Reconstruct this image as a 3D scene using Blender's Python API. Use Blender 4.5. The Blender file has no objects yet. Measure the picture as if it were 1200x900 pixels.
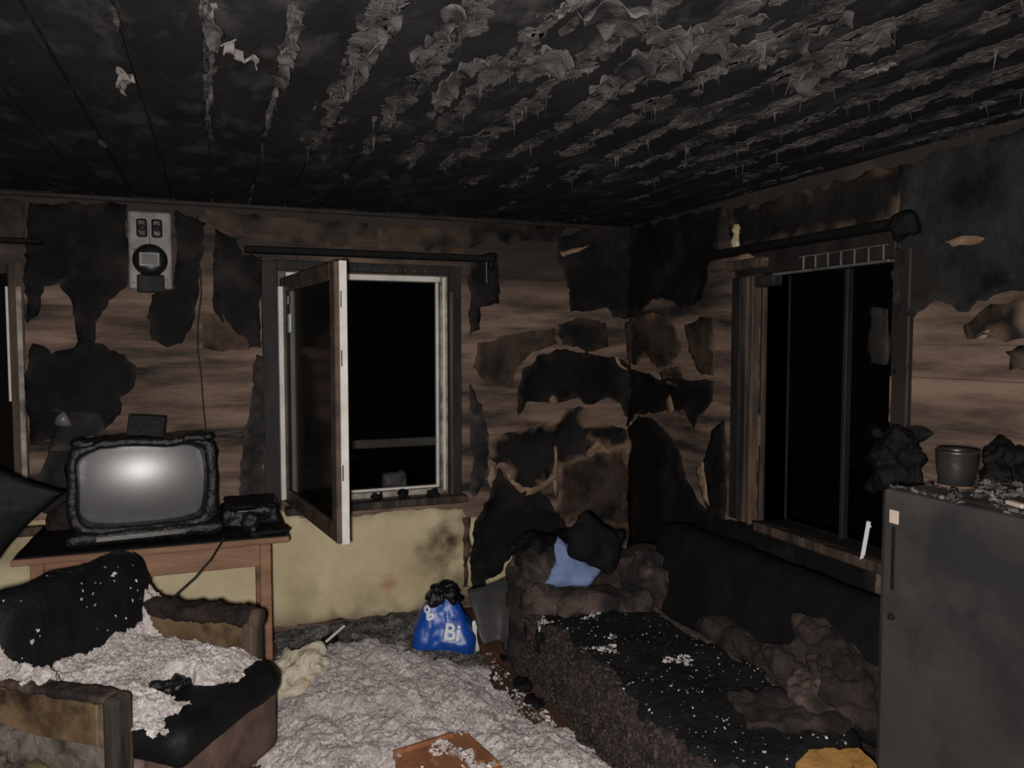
import bpy, bmesh, math, random
import numpy as np
from mathutils import Vector, Matrix, noise, geometry
from mathutils.bvhtree import BVHTree

random.seed(7)
rng = np.random.default_rng(7)
scene = bpy.context.scene
COL = scene.collection

# ------------------------------------------------------------------ camera
CAM = Vector((0.0, 0.0, 1.64))
YAW, PITCH, FPX = math.radians(20.9), math.radians(3.2), 900.0
cd = bpy.data.cameras.new('camera')
cd.sensor_fit = 'HORIZONTAL'; cd.sensor_width = 36.0; cd.lens = FPX / 1200.0 * 36.0
cd.clip_start = 0.02
cam = bpy.data.objects.new('camera', cd); COL.objects.link(cam)
cam.location = CAM; cam.rotation_euler = (math.pi / 2 - PITCH, 0, -YAW)
scene.camera = cam

# ------------------------------------------------------------------ night outside
w = bpy.data.worlds.new('night'); scene.world = w; w.use_nodes = True
w.node_tree.nodes['Background'].inputs[0].default_value = (0.0009, 0.00095, 0.0011, 1)
w.node_tree.nodes['Background'].inputs[1].default_value = 1.0

# ------------------------------------------------------------------ phone flash beside the lens
ld = bpy.data.lights.new('phone_flash', 'SPOT')
ld.energy = 345; ld.color = (1.0, 0.955, 0.915)
ld.spot_size = math.radians(150); ld.spot_blend = 1.0; ld.shadow_soft_size = 0.03
lo = bpy.data.objects.new('phone_flash', ld); COL.objects.link(lo)
lo.location = (-0.05, 0.0, 1.60)
lo.rotation_euler = (Vector((0.85, 4.2, 0.85)) - Vector(lo.location)).to_track_quat('-Z', 'Y').to_euler()

scene.view_settings.view_transform = 'Standard'
scene.view_settings.look = 'None'
scene.view_settings.exposure = 0.0
scene.view_settings.gamma = 1.0
scene.view_settings.use_curve_mapping = False

# ------------------------------------------------------------------ room dimensions
YB, XR, XL, YF, ZC = 4.44, 2.52, -2.3, -1.6, 2.385
FWD = Vector((math.sin(YAW) * math.cos(PITCH), math.cos(YAW) * math.cos(PITCH), -math.sin(PITCH)))
RGT = Vector((math.cos(YAW), -math.sin(YAW), 0)); UPV = RGT.cross(FWD)

def on(px, py, ax, v):
    """point of the real plane (axis ax = v) that the photograph shows at a pixel of its 1200x900 frame"""
    d = FWD + RGT * ((px - 600) / FPX) + UPV * ((450 - py) / FPX)
    return CAM + d * ((v - CAM[ax]) / d[ax])
def Bk(px, py): p = on(px, py, 1, YB); return (p.x, p.z)
def Rt(px, py): p = on(px, py, 0, XR); return (p.y, p.z)

# ------------------------------------------------------------------ materials
def mk(name, c1, c2=None, scale=6.0, rough=0.8, bump=0.3, bscale=None, c3=None, s3=1.5, t3=(0.45, 0.6),
       stretch=(1, 1, 1), metal=0.0, spec=0.3, attr=None, cattr=None, detail=8.0, mid=(0.35, 0.65)):
    m = bpy.data.materials.new(name); m.use_nodes = True
    nt = m.node_tree; N = nt.nodes; L = nt.links
    b = N['Principled BSDF']
    b.inputs['Roughness'].default_value = rough
    b.inputs['Metallic'].default_value = metal
    b.inputs['Specular IOR Level'].default_value = spec
    tc = N.new('ShaderNodeTexCoord'); mp = N.new('ShaderNodeMapping')
    mp.inputs['Scale'].default_value = stretch
    L.new(tc.outputs['Object'], mp.inputs['Vector'])
    def nz(s, d=detail, r=0.6):
        n = N.new('ShaderNodeTexNoise'); n.inputs['Scale'].default_value = s
        n.inputs['Detail'].default_value = d; n.inputs['Roughness'].default_value = r
        L.new(mp.outputs['Vector'], n.inputs['Vector']); return n.outputs['Fac']
    def ramp(f, a, bb):
        r = N.new('ShaderNodeMapRange'); r.inputs['From Min'].default_value = a; r.inputs['From Max'].default_value = bb
        L.new(f, r.inputs['Value']); return r.outputs['Result']
    def mix(f, a, bb):
        x = N.new('ShaderNodeMix'); x.data_type = 'RGBA'
        L.new(f, x.inputs['Factor'])
        for s, v in ((6, a), (7, bb)):
            if isinstance(v, tuple): x.inputs[s].default_value = (*v, 1)
            else: L.new(v, x.inputs[s])
        return x.outputs[2]
    col = mix(ramp(nz(scale), *mid), c1, c2 or tuple(x * 0.6 for x in c1))
    if c3: col = mix(ramp(nz(s3, 6.0), *t3), col, c3)
    if attr:
        a = N.new('ShaderNodeAttribute'); a.attribute_name = attr
        col = mix(a.outputs['Fac'], col, cattr)
    L.new(col, b.inputs['Base Color'])
    if bump:
        bp = N.new('ShaderNodeBump'); bp.inputs['Strength'].default_value = bump; bp.inputs['Distance'].default_value = 0.02
        L.new(nz(bscale or scale * 2.5), bp.inputs['Height']); L.new(bp.outputs['Normal'], b.inputs['Normal'])
    return m

M = {}
def log_material(name, stretch):
    """hewn timber, sooted by the smoke that gathered under the ceiling"""
    m = mk(name, (0.30, 0.20, 0.15), (0.115, 0.077, 0.059), 6, 0.85, 0.7, 16, stretch=stretch, mid=(0.36, 0.66),
           c3=(0.022, 0.019, 0.018), s3=3.8, t3=(0.46, 0.66))
    nt = m.node_tree; N = nt.nodes; L = nt.links; b = N['Principled BSDF']
    src = b.inputs['Base Color'].links[0].from_socket
    g = N.new('ShaderNodeNewGeometry'); s = N.new('ShaderNodeSeparateXYZ'); L.new(g.outputs['Position'], s.inputs[0])
    n = N.new('ShaderNodeTexNoise'); n.inputs['Scale'].default_value = 2.2; n.inputs['Detail'].default_value = 7
    L.new(g.outputs['Position'], n.inputs['Vector'])
    a = N.new('ShaderNodeMath'); a.operation = 'MULTIPLY_ADD'; L.new(n.outputs['Fac'], a.inputs[0])
    a.inputs[1].default_value = 1.1; L.new(s.outputs['Z'], a.inputs[2])
    r = N.new('ShaderNodeMapRange'); r.inputs['From Min'].default_value = 2.3; r.inputs['From Max'].default_value = 2.8
    r.inputs['To Max'].default_value = 0.93
    L.new(a.outputs[0], r.inputs['Value'])
    x = N.new('ShaderNodeMix'); x.data_type = 'RGBA'; L.new(r.outputs['Result'], x.inputs['Factor'])
    L.new(src, x.inputs[6]); x.inputs[7].default_value = (0.03, 0.026, 0.024, 1)
    L.new(x.outputs[2], b.inputs['Base Color'])
    return m
M['log_x'] = log_material('sooted_timber_back', (0.3, 1, 2.0))
M['log_y'] = log_material('sooted_timber_side', (1, 0.3, 2.0))
M['soot'] = mk('soot_black', (0.0085, 0.0082, 0.0085), (0.004, 0.004, 0.004), 8, 0.85, 0.4, spec=0.15)
M['core'] = mk('wall_core', (0.03, 0.025, 0.022), (0.015, 0.013, 0.012), 6, 0.9, 0.2)
M['paper_black'] = mk('scorched_wallpaper', (0.022, 0.0195, 0.0185), (0.008, 0.0076, 0.008), 5, 0.65, 0.5, 26,
                      spec=0.12, attr='tear', cattr=(0.27, 0.18, 0.115))
M['paper_soot'] = mk('charred_wallpaper', (0.0125, 0.0118, 0.012), (0.0055, 0.0053, 0.0056), 4, 0.7, 0.6, 26, c3=(0.034, 0.0285, 0.026), s3=3.2, t3=(0.54, 0.74),
                     spec=0.12, attr='tear', cattr=(0.045, 0.036, 0.03))
M['paper_brown'] = mk('smoke_browned_wallpaper', (0.066, 0.0465, 0.036), (0.016, 0.014, 0.0135), 4.5, 0.65, 0.3, 20,
                      spec=0.12, attr='tear', cattr=(0.33, 0.21, 0.13), mid=(0.42, 0.62))
M['paper_grey'] = mk('grey_sooted_wallpaper', (0.034, 0.0325, 0.0325), (0.0125, 0.0122, 0.0125), 6, 0.7, 0.45, 24,
                     spec=0.12, attr='tear', cattr=(0.12, 0.1, 0.085))
M['paper_haze'] = mk('haze_tinted_sooted_paper', (0.036, 0.0375, 0.041), (0.009, 0.0092, 0.010), 5, 0.8, 0.6, 24, c3=(0.028, 0.0225, 0.019), s3=4, t3=(0.5, 0.6), spec=0.12, attr='tear', cattr=(0.10, 0.09, 0.075))  # blue-grey tint paints the faint smoke haze into the sooted paper's colour
M['paper_torn'] = mk('torn_paper_backing', (0.30, 0.195, 0.125), (0.15, 0.095, 0.062), 12, 0.85, 0.3, attr='tear', cattr=(0.4, 0.28, 0.18))
M['paper_cream'] = mk('cream_wallpaper', (0.74, 0.635, 0.415), (0.58, 0.475, 0.285), 3, 0.75, 0.25, 16,
                      c3=(0.10, 0.07, 0.03), s3=2.1, t3=(0.60, 0.82), spec=0.12, attr='tear', cattr=(0.5, 0.4, 0.26))
M['ceil'] = mk('charred_ceiling_boards', (0.019, 0.0185, 0.019), (0.008, 0.0078, 0.008), 5, 0.85, 0.5, 18,
               stretch=(1, 0.45, 1), spec=0.2, c3=(0.045, 0.043, 0.0425), s3=9, t3=(0.52, 0.66))
M['peel'] = mk('peeling_ceiling_paint', (0.115, 0.108, 0.105), (0.019, 0.018, 0.0178), 9, 0.9, 0.5, 60, spec=0.15, mid=(0.36, 0.62))
M['peel_pale'] = mk('pale_ceiling_paint', (0.24, 0.21, 0.195), (0.10, 0.088, 0.083), 12, 0.85, 0.2)
M['floor'] = mk('red_brown_floor_paint', (0.16, 0.075, 0.05), (0.07, 0.038, 0.028), 7, 0.55, 0.3, c3=(0.03, 0.025, 0.022), s3=3,
                t3=(0.5, 0.68), stretch=(1, 0.4, 1))
M['white'] = mk('white_frame_paint', (0.78, 0.75, 0.71), (0.62, 0.58, 0.53), 9, 0.45, 0.1)
M['white_dirty'] = mk('sooted_white_paint', (0.46, 0.41, 0.36), (0.14, 0.11, 0.09), 9, 0.6, 0.2, mid=(0.4, 0.65))
M['sash_brown'] = mk('browned_sash_paint', (0.125, 0.088, 0.066), (0.05, 0.038, 0.03), 9, 0.5, 0.25)
M['casing'] = mk('sooted_casing', (0.027, 0.022, 0.0195), (0.010, 0.009, 0.0088), 7, 0.65, 0.3, stretch=(1, 1, 0.3))
M['casing_brown'] = mk('scorched_casing_wood', (0.13, 0.085, 0.058), (0.04, 0.031, 0.027), 9, 0.7, 0.4, stretch=(2, 2, 0.25),
                       c3=(0.017, 0.015, 0.015), s3=3.5, t3=(0.46, 0.62))
M['wood'] = mk('table_wood', (0.30, 0.165, 0.098), (0.20, 0.105, 0.065), 8, 0.6, 0.25, stretch=(0.4, 1, 2),
               c3=(0.06, 0.035, 0.025), s3=4, t3=(0.58, 0.75))
M['wood_red'] = mk('red_brown_board', (0.30, 0.125, 0.06), (0.17, 0.065, 0.038), 8, 0.5, 0.25, c3=(0.5, 0.28, 0.13), s3=9, t3=(0.5, 0.62))
M['char'] = mk('charred_surface', (0.0095, 0.009, 0.009), (0.004, 0.004, 0.004), 14, 0.6, 0.7, 40, spec=0.2)
M['char_wet'] = mk('molten_black_plastic', (0.011, 0.011, 0.012), (0.006, 0.006, 0.0065), 9, 0.3, 0.6, 25, spec=0.4)
M['vinyl'] = mk('scorched_black_vinyl', (0.0095, 0.0095, 0.010), (0.005, 0.005, 0.0055), 8, 0.6, 0.35, 35, spec=0.2)
M['screen'] = mk('dusty_picture_tube', (0.105, 0.104, 0.106), (0.085, 0.084, 0.087), 7, 0.42, 0.03, 60, spec=1.0)
M['screen'].node_tree.nodes['Principled BSDF'].inputs['Coat Weight'].default_value = 1.0
M['screen'].node_tree.nodes['Principled BSDF'].inputs['Coat Roughness'].default_value = 0.43
M['screen'].node_tree.nodes['Principled BSDF'].inputs['Coat IOR'].default_value = 1.9
M['plush'] = mk('scorched_plush', (0.125, 0.088, 0.072), (0.028, 0.021, 0.019), 9, 0.95, 0.9, 38, c3=(0.016, 0.014, 0.014), s3=6,
                t3=(0.44, 0.6))
M['plush_dark'] = mk('charred_plush', (0.05, 0.034, 0.028), (0.010, 0.008, 0.008), 10, 0.95, 1.0, 42)
M['mattress'] = mk('charred_upholstery', (0.0125, 0.0125, 0.013), (0.005, 0.005, 0.005), 7, 0.85, 1.0, 34,
                   c3=(0.04, 0.036, 0.033), s3=7, t3=(0.62, 0.75), spec=0.2)
M['arm_fabric'] = mk('patterned_arm_fabric', (0.20, 0.165, 0.14), (0.045, 0.035, 0.03), 11, 0.9, 0.6, 30,
                     c3=(0.11, 0.085, 0.035), s3=5, t3=(0.52, 0.66))
M['arm_wood'] = mk('armrest_panel_varnish', (0.21, 0.145, 0.078), (0.10, 0.06, 0.034), 6, 0.5, 0.25, c3=(0.035, 0.022, 0.016), s3=7, t3=(0.46, 0.66))
M['seat_front'] = mk('scorched_seat_front', (0.17, 0.105, 0.085), (0.07, 0.043, 0.036), 8, 0.55, 0.2)
M['fluff'] = mk('white_fluff', (0.46, 0.41, 0.39), (0.30, 0.265, 0.25), 12, 0.95, 0.5, 60, attr='tone', cattr=(0.72, 0.66, 0.635),
                c3=(0.115, 0.10, 0.095), s3=5.0, t3=(0.56, 0.78))
M['ash'] = mk('grey_ash', (0.07, 0.064, 0.06), (0.025, 0.023, 0.022), 12, 0.95, 0.5, 60, attr='tone', cattr=(0.30, 0.28, 0.27))
M['blue'] = mk('blue_plastic', (0.012, 0.085, 0.43), (0.009, 0.055, 0.30), 5, 0.34, 0.35, 9, spec=0.5)
M['ink'] = mk('white_print', (0.8, 0.8, 0.8), (0.7, 0.7, 0.7), 9, 0.5, 0)
M['blue_cloth'] = mk('pale_blue_cloth', (0.17, 0.225, 0.39), (0.12, 0.16, 0.28), 6, 0.9, 0.3)
M['cream_cloth'] = mk('cream_cloth', (0.62, 0.56, 0.47), (0.42, 0.33, 0.19), 6, 0.85, 0.4, mid=(0.45, 0.6))
M['meter_panel'] = mk('sooted_meter_panel', (0.34, 0.325, 0.32), (0.17, 0.16, 0.155), 9, 0.5, 0.15, c3=(0.04, 0.036, 0.035), s3=7, t3=(0.6, 0.75))
M['black_plastic'] = mk('black_plastic', (0.015, 0.015, 0.016), (0.01, 0.01, 0.01), 9, 0.35, 0.15, spec=0.5)
M['meter_glass'] = mk('meter_window', (0.15, 0.145, 0.145), (0.1, 0.1, 0.1), 9, 0.25, 0)
M['metal'] = mk('dull_grey_metal', (0.2, 0.19, 0.185), (0.1, 0.095, 0.09), 9, 0.45, 0.2, metal=0.3)
M['fridge'] = mk('smoked_enamel', (0.062, 0.059, 0.057), (0.046, 0.043, 0.041), 3, 0.42, 0.06, 60, spec=0.3,
                 c3=(0.028, 0.027, 0.028), s3=2.0, t3=(0.45, 0.62))
M['pale_bare'] = mk('unsooted_enamel', (0.62, 0.50, 0.43), (0.5, 0.4, 0.33), 9, 0.5, 0.1)
M['pot'] = mk('smoked_pot_metal', (0.04, 0.036, 0.033), (0.022, 0.02, 0.019), 6, 0.38, 0.1, metal=0.3, spec=0.5)
M['foam'] = mk('yellow_foam', (0.40, 0.22, 0.06), (0.22, 0.105, 0.03), 12, 0.9, 0.4)
M['snow_ground'] = mk('night_ground', (0.04, 0.045, 0.05), (0.02, 0.022, 0.025), 2, 0.9, 0.3)
M['fence'] = mk('weathered_wood', (0.12, 0.11, 0.10), (0.07, 0.065, 0.06), 5, 0.9, 0.3)
M['grey_sheet'] = mk('grey_plastic_sheet', (0.07, 0.067, 0.067), (0.03, 0.028, 0.028), 5, 0.6, 0.3)

M['tuft'] = mk('scorched_tufts', (0.045, 0.031, 0.026), (0.012, 0.009, 0.009), 20, 0.95, 0, attr='tone', cattr=(0.12, 0.085, 0.07))
gm = bpy.data.materials.new('sooted_glass'); gm.use_nodes = True
gb = gm.node_tree.nodes['Principled BSDF']
gb.inputs['Base Color'].default_value = (0.012, 0.011, 0.01, 1); gb.inputs['Roughness'].default_value = 0.12
gb.inputs['Transmission Weight'].default_value = 0.35; gb.inputs['IOR'].default_value = 1.3
gb.inputs['Specular IOR Level'].default_value = 0.15
M['glass'] = gm

# ------------------------------------------------------------------ builders
MW = {}
def put(name, me, mat, parent=None, local=False, smooth=False, kind=None):
    if parent is not None and not local:
        root = parent
        while root.parent is not None and root.name not in MW: root = root.parent
        if root.name in MW: me.transform(MW[root.name].inverted())
    if smooth:
        me.polygons.foreach_set('use_smooth', [True] * len(me.polygons))
    o = bpy.data.objects.new(name, me); COL.objects.link(o)
    if mat: me.materials.append(M[mat] if isinstance(mat, str) else mat)
    if parent is not None: o.parent = parent
    if kind: o['kind'] = kind
    return o
def pyd(verts, faces):
    me = bpy.data.meshes.new('m'); me.from_pydata([tuple(v) for v in verts], [], faces); me.update(); return me
def bm_mesh(bm):
    me = bpy.data.meshes.new('m'); bmesh.ops.recalc_face_normals(bm, faces=bm.faces); bm.to_mesh(me); bm.free(); return me
def tag(o, label, cat, group=None):
    o['label'] = label; o['category'] = cat
    if group: o['group'] = group
    return o
def thing(name, label, cat, loc, rotz=0, group=None):
    o = bpy.data.objects.new(name, None); COL.objects.link(o)
    o.empty_display_size = 0.1
    o.location = loc; o.rotation_euler = (0, 0, rotz)
    MW[o.name] = Matrix.Translation(loc) @ Matrix.Rotation(rotz, 4, 'Z')
    return tag(o, label, cat, group)
def struct(name, mesh, mat): return put(name, mesh, mat, kind='structure')
def empty_struct(name, loc):
    o = bpy.data.objects.new(name, None); COL.objects.link(o); o.location = loc
    MW[o.name] = Matrix.Translation(loc); o['kind'] = 'structure'; return o

def box_bm(lo, hi, bev=0.0, seg=1, bm=None):
    bm2 = bmesh.new()
    bmesh.ops.create_cube(bm2, size=1.0)
    s = [hi[i] - lo[i] for i in range(3)]; c = [(hi[i] + lo[i]) / 2 for i in range(3)]
    bmesh.ops.scale(bm2, vec=s, verts=bm2.verts); bmesh.ops.translate(bm2, vec=c, verts=bm2.verts)
    if bev: bmesh.ops.bevel(bm2, geom=bm2.edges[:], offset=min(bev, min(s) * 0.45), segments=seg, affect='EDGES', profile=0.5)
    if bm is None: return bm2
    me = bpy.data.meshes.new('t'); bm2.to_mesh(me); bm2.free(); bm.from_mesh(me); bpy.data.meshes.remove(me); return bm
def box(lo, hi, bev=0.004, seg=1): return bm_mesh(box_bm(lo, hi, bev, seg))
def xform(me, m): me.transform(m); return me
def TR(loc, rx=0, ry=0, rz=0):
    return Matrix.Translation(loc) @ Matrix.Rotation(rz, 4, 'Z') @ Matrix.Rotation(ry, 4, 'Y') @ Matrix.Rotation(rx, 4, 'X')

def fbm(p, oct=4): return noise.fractal(p, 1.0, 2.0, oct, noise_basis='PERLIN_ORIGINAL')
def soft(half, r, n=0.03, amp=0.0, freq=6.0, seed=0, fine=0.0, ffreq=35.0, droop=None, pillow=0.0):
    """rounded, rumpled box centred at the origin"""
    hx, hy, hz = half
    r = min(r, hx * .98, hy * .98, hz * .98)
    bm = bmesh.new()
    for ax in range(3):
        a, b = (ax + 1) % 3, (ax + 2) % 3
        na = max(2, int(2 * half[a] / n)); nb = max(2, int(2 * half[b] / n))
        for sg in (-1, 1):
            g = []
            for i in range(na + 1):
                row = []
                for j in range(nb + 1):
                    p = [0, 0, 0]; p[ax] = sg * half[ax]
                    p[a] = -half[a] + 2 * half[a] * i / na; p[b] = -half[b] + 2 * half[b] * j / nb
                    row.append(bm.verts.new(p))
                g.append(row)
            for i in range(na):
                for j in range(nb): bm.faces.new((g[i][j], g[i + 1][j], g[i + 1][j + 1], g[i][j + 1]))
    bmesh.ops.remove_doubles(bm, verts=bm.verts, dist=1e-5)
    so = Vector((seed * 3.17, seed * 1.31, seed * 7.7))
    for v in bm.verts:
        p = v.co
        q = Vector([max(-h + r, min(h - r, c)) for c, h in zip(p, half)])
        d = (p - q)
        d = d.normalized() if d.length > 1e-7 else Vector((0, 0, 1))
        np_ = q + d * r
        if pillow:
            k = (1 - (np_.x / hx) ** 2) * (1 - (np_.y / hy) ** 2)
            np_.z *= (1 - pillow) + pillow * max(0, k) ** 0.45
        k = amp * fbm(np_ * freq + so, 3)
        if fine: k += fine * noise.noise(np_ * ffreq + so)
        np_ = np_ + d * k
        if droop: np_ = droop(np_)
        v.co = np_
    return bm_mesh(bm)

def tube(pts, r, seg=7, cap=True):
    V, Fc = [], []
    pts = [Vector(p) for p in pts]
    for i, p in enumerate(pts):
        t = (pts[min(i + 1, len(pts) - 1)] - pts[max(i - 1, 0)]).normalized()
        a = t.cross(Vector((0, 0, 1)) if abs(t.z) < .9 else Vector((1, 0, 0))).normalized(); b = t.cross(a)
        rr = r(i / (len(pts) - 1)) if callable(r) else r
        for k in range(seg):
            an = 2 * math.pi * k / seg; V.append(p + (a * math.cos(an) + b * math.sin(an)) * rr)
    for i in range(len(pts) - 1):
        for k in range(seg):
            Fc.append((i * seg + k, i * seg + (k + 1) % seg, (i + 1) * seg + (k + 1) % seg, (i + 1) * seg + k))
    if cap: Fc += [tuple(range(seg))[::-1], tuple(range((len(pts) - 1) * seg, len(pts) * seg))]
    return pyd(V, Fc)
def lathe(prof, seg=40):
    V, Fc = [], []
    for r, z in prof:
        for k in range(seg):
            a = 2 * math.pi * k / seg; V.append((r * math.cos(a), r * math.sin(a), z))
    for i in range(len(prof) - 1):
        for k in range(seg): Fc.append((i * seg + k, i * seg + (k + 1) % seg, (i + 1) * seg + (k + 1) % seg, (i + 1) * seg + k))
    Fc += [tuple(range(seg))[::-1], tuple(range((len(prof) - 1) * seg, len(prof) * seg))]
    return pyd(V, Fc)

def inside(p, poly):
    x, y = p; c = False; j = len(poly) - 1
    for i in range(len(poly)):
        xi, yi = poly[i]; xj, yj = poly[j]
        if (yi > y) != (yj > y) and x < (xj - xi) * (y - yi) / (yj - yi) + xi: c = not c
        j = i
    return c
def edge_dist(p, A, B):
    d = B - A; t = np.clip(((p - A) * d).sum(1) / np.maximum((d * d).sum(1), 1e-12), 0, 1)
    return np.sqrt((((A + d * t[:, None]) - p) ** 2).sum(1)).min()
def ragged(poly, amp=0.012, step=0.022, seed=0):
    out = []
    for i in range(len(poly)):
        a = Vector(poly[i]); b = Vector(poly[(i + 1) % len(poly)]); d = b - a
        n = max(1, int(d.length / step)); nr = Vector((-d.y, d.x)).normalized() if d.length > 1e-6 else Vector((0, 0))
        for k in range(n):
            p = a + d * (k / n)
            q = Vector((p.x * 9, p.y * 9, seed * 4.3))
            o = (fbm(q, 4) * amp * 1.6 + noise.noise(q * 6) * amp * 0.7) if k else 0
            out.append((p.x + nr.x * o, p.y + nr.y * o))
    return out
def sheet(name, poly, wall, mat, parent, off=0.016, curl=0.02, seed=0, amp=0.012, grid=0.045, wrinkle=0.006, tear=0.5, thick=0.0018):
    """a torn sheet of wallpaper standing off a wall (wall 'B' = back, 'R' = right), curling at its edges"""
    P = ragged(poly, amp, 0.022, seed)
    A = np.array(P); Bn = np.roll(A, -1, 0)
    pts = [Vector(p) for p in P]
    lo, hi = A.min(0), A.max(0)
    for gx in np.arange(lo[0] + grid / 2, hi[0], grid):
        for gy in np.arange(lo[1] + grid / 2, hi[1], grid):
            p = (gx + random.uniform(-.3, .3) * grid, gy + random.uniform(-.3, .3) * grid)
            if inside(p, P) and edge_dist(np.array(p), A, Bn) > grid * 0.4: pts.append(Vector(p))
    n = len(P)
    r = geometry.delaunay_2d_cdt(pts, [(i, (i + 1) % n) for i in range(n)], [list(range(n))], 1, 1e-6)
    V, T = [], []
    for co in r[0]:
        d = edge_dist(np.array(co), A, Bn)
        q = Vector((co.x * 5, co.y * 5, seed * 2.1))
        e = max(0, 1 - d / 0.07) ** 1.6
        cu = max(0.0, fbm(q * 0.8, 2) + 0.35)
        o = off + curl * e * cu * 1.6 + wrinkle * (fbm(q * 1.7, 3) + 0.4) * min(1, d / .04)
        o = max(o, 0.011)
        V.append((co.x, YB - o, co.y) if wall == 'B' else (XR - o, co.x, co.y))
        T.append(max(0, min(1, tear * e * (0.5 + 1.4 * noise.noise(q * 2.3)))) if d < 0.02 else 0.0)
    me = pyd(V, [tuple(f) for f in r[2]])
    at = me.attributes.new('tear', 'FLOAT', 'POINT'); at.data.foreach_set('value', T)
    bm = bmesh.new(); bm.from_mesh(me)
    for f in bm.faces:
        f.normal_update()
        want = Vector((0, -1, 0)) if wall == 'B' else Vector((-1, 0, 0))
        if f.normal.dot(want) < 0: f.normal_flip()
    bm.to_mesh(me); bm.free()
    o = put(name, me, mat, parent, smooth=True)
    s = o.modifiers.new('thickness', 'SOLIDIFY'); s.thickness = thick; s.offset = -1
    return o

def flakes(P, Nrm, smin, smax, lift=0.004, tone=(0, 1), spread=1.0):
    """thin bent flakes lying on points P (n,3)"""
    n = len(P)
    P = np.asarray(P, float); Nrm = np.asarray(Nrm, float) + rng.normal(0, 0.45 * spread, (n, 3))
    Nrm /= np.linalg.norm(Nrm, axis=1)[:, None]
    h = rng.normal(0, 1, (n, 3)); T = np.cross(Nrm, h); T /= np.linalg.norm(T, axis=1)[:, None] + 1e-9
    Bt = np.cross(Nrm, T)
    s = rng.uniform(0, 1, n) ** 2 * (smax - smin) + smin
    asp = rng.uniform(.35, 1, n)
    c = P + Nrm * (lift + s * .2)[:, None]
    k = rng.uniform(-.5, .2, n) * s
    def q(a, b, z): return c + T * (a * s)[:, None] + Bt * (b * s * asp)[:, None] + Nrm * z[:, None]
    z0 = np.zeros(n)
    V = np.stack([q(-1, rng.uniform(-.4, .4, n), k), q(rng.uniform(-.3, .3, n), -1, z0), q(1, rng.uniform(-.4, .4, n), k),
                  q(rng.uniform(-.3, .3, n), 1, z0)], 1).reshape(-1, 3)
    i = np.arange(n) * 4
    Fc = np.concatenate([np.stack([i, i + 1, i + 3], 1), np.stack([i + 1, i + 2, i + 3], 1)])
    tn = np.repeat(rng.uniform(tone[0], tone[1], n), 4)
    return V, Fc, tn
def flake_mesh(parts):
    Vs, Fs, Ts, o = [], [], [], 0
    for V, Fc, tn in parts:
        Vs.append(np.asarray(V)); Fs += (np.asarray(Fc) + o).tolist(); Ts.append(np.asarray(tn)); o += len(V)
    me = pyd(np.concatenate(Vs).tolist(), Fs)
    me.attributes.new('tone', 'FLOAT', 'POINT').data.foreach_set('value', np.concatenate(Ts).astype(np.float32))
    return me
def mesh_scatter(me, n, up=0.3, mask=None, seed=0):
    """n random points on the upward faces of a mesh"""
    me.calc_loop_triangles()
    co = np.array([v.co[:] for v in me.vertices]); tr = np.array([t.vertices[:] for t in me.loop_triangles])
    a, b, c = co[tr[:, 0]], co[tr[:, 1]], co[tr[:, 2]]
    nr = np.cross(b - a, c - a); ar = np.linalg.norm(nr, axis=1); nn = nr / (ar[:, None] + 1e-12)
    wt = ar * (nn[:, 2] > up); wt /= wt.sum()
    k = rng.choice(len(tr), n, p=wt); u = rng.uniform(0, 1, (n, 2)); f = u.sum(1) > 1; u[f] = 1 - u[f]
    P = a[k] + (b - a)[k] * u[:, :1] + (c - a)[k] * u[:, 1:]
    if mask is not None:
        m = np.array([mask(p) for p in P], bool); P = P[m]; k = k[m]
    return P, nn[k]

# ================================================================== THE ROOM
# window openings
W1 = (0.31, 1.285, 0.72, 2.03)      # x0, x1, z0, z1 in the back wall
W3 = (-1.95, -0.90, 0.72, 2.03)     # half window at the left edge
W2 = (2.34, 3.12, 0.735, 1.965)     # y0, y1, z0, z1 in the right wall
TH = 0.17

def wall_core(axis, lo, hi, v0, v1, holes):
    bm = bmesh.new(); xs = lo
    def add(a, b, z0, z1):
        if b - a < 1e-4 or z1 - z0 < 1e-4: return
        box_bm((a, v0, z0), (b, v1, z1), 0, bm=bm) if axis == 0 else box_bm((v0, a, z0), (v1, b, z1), 0, bm=bm)
    for h in sorted(holes):
        add(xs, h[0], 0, ZC + .05); add(h[0], h[1], 0, h[2]); add(h[0], h[1], h[3], ZC + .05); xs = h[1]
    add(xs, hi, 0, ZC + .05)
    return bm_mesh(bm)
wall_back = struct('wall_back', wall_core(0, XL - .15, XR + TH, YB + 0.03, YB + TH, [W1, W3]), 'core')
wall_right = struct('wall_right', wall_core(1, YF - .15, YB + .03, XR + 0.03, XR + TH, [W2]), 'core')
struct('wall_left', box((XL - .15, YF - .15, 0), (XL, YB + .03, ZC + .05), 0), 'core')
struct('wall_front', box((XL, YF - .15, 0), (XR + .03, YF, ZC + .05), 0), 'core')

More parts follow.
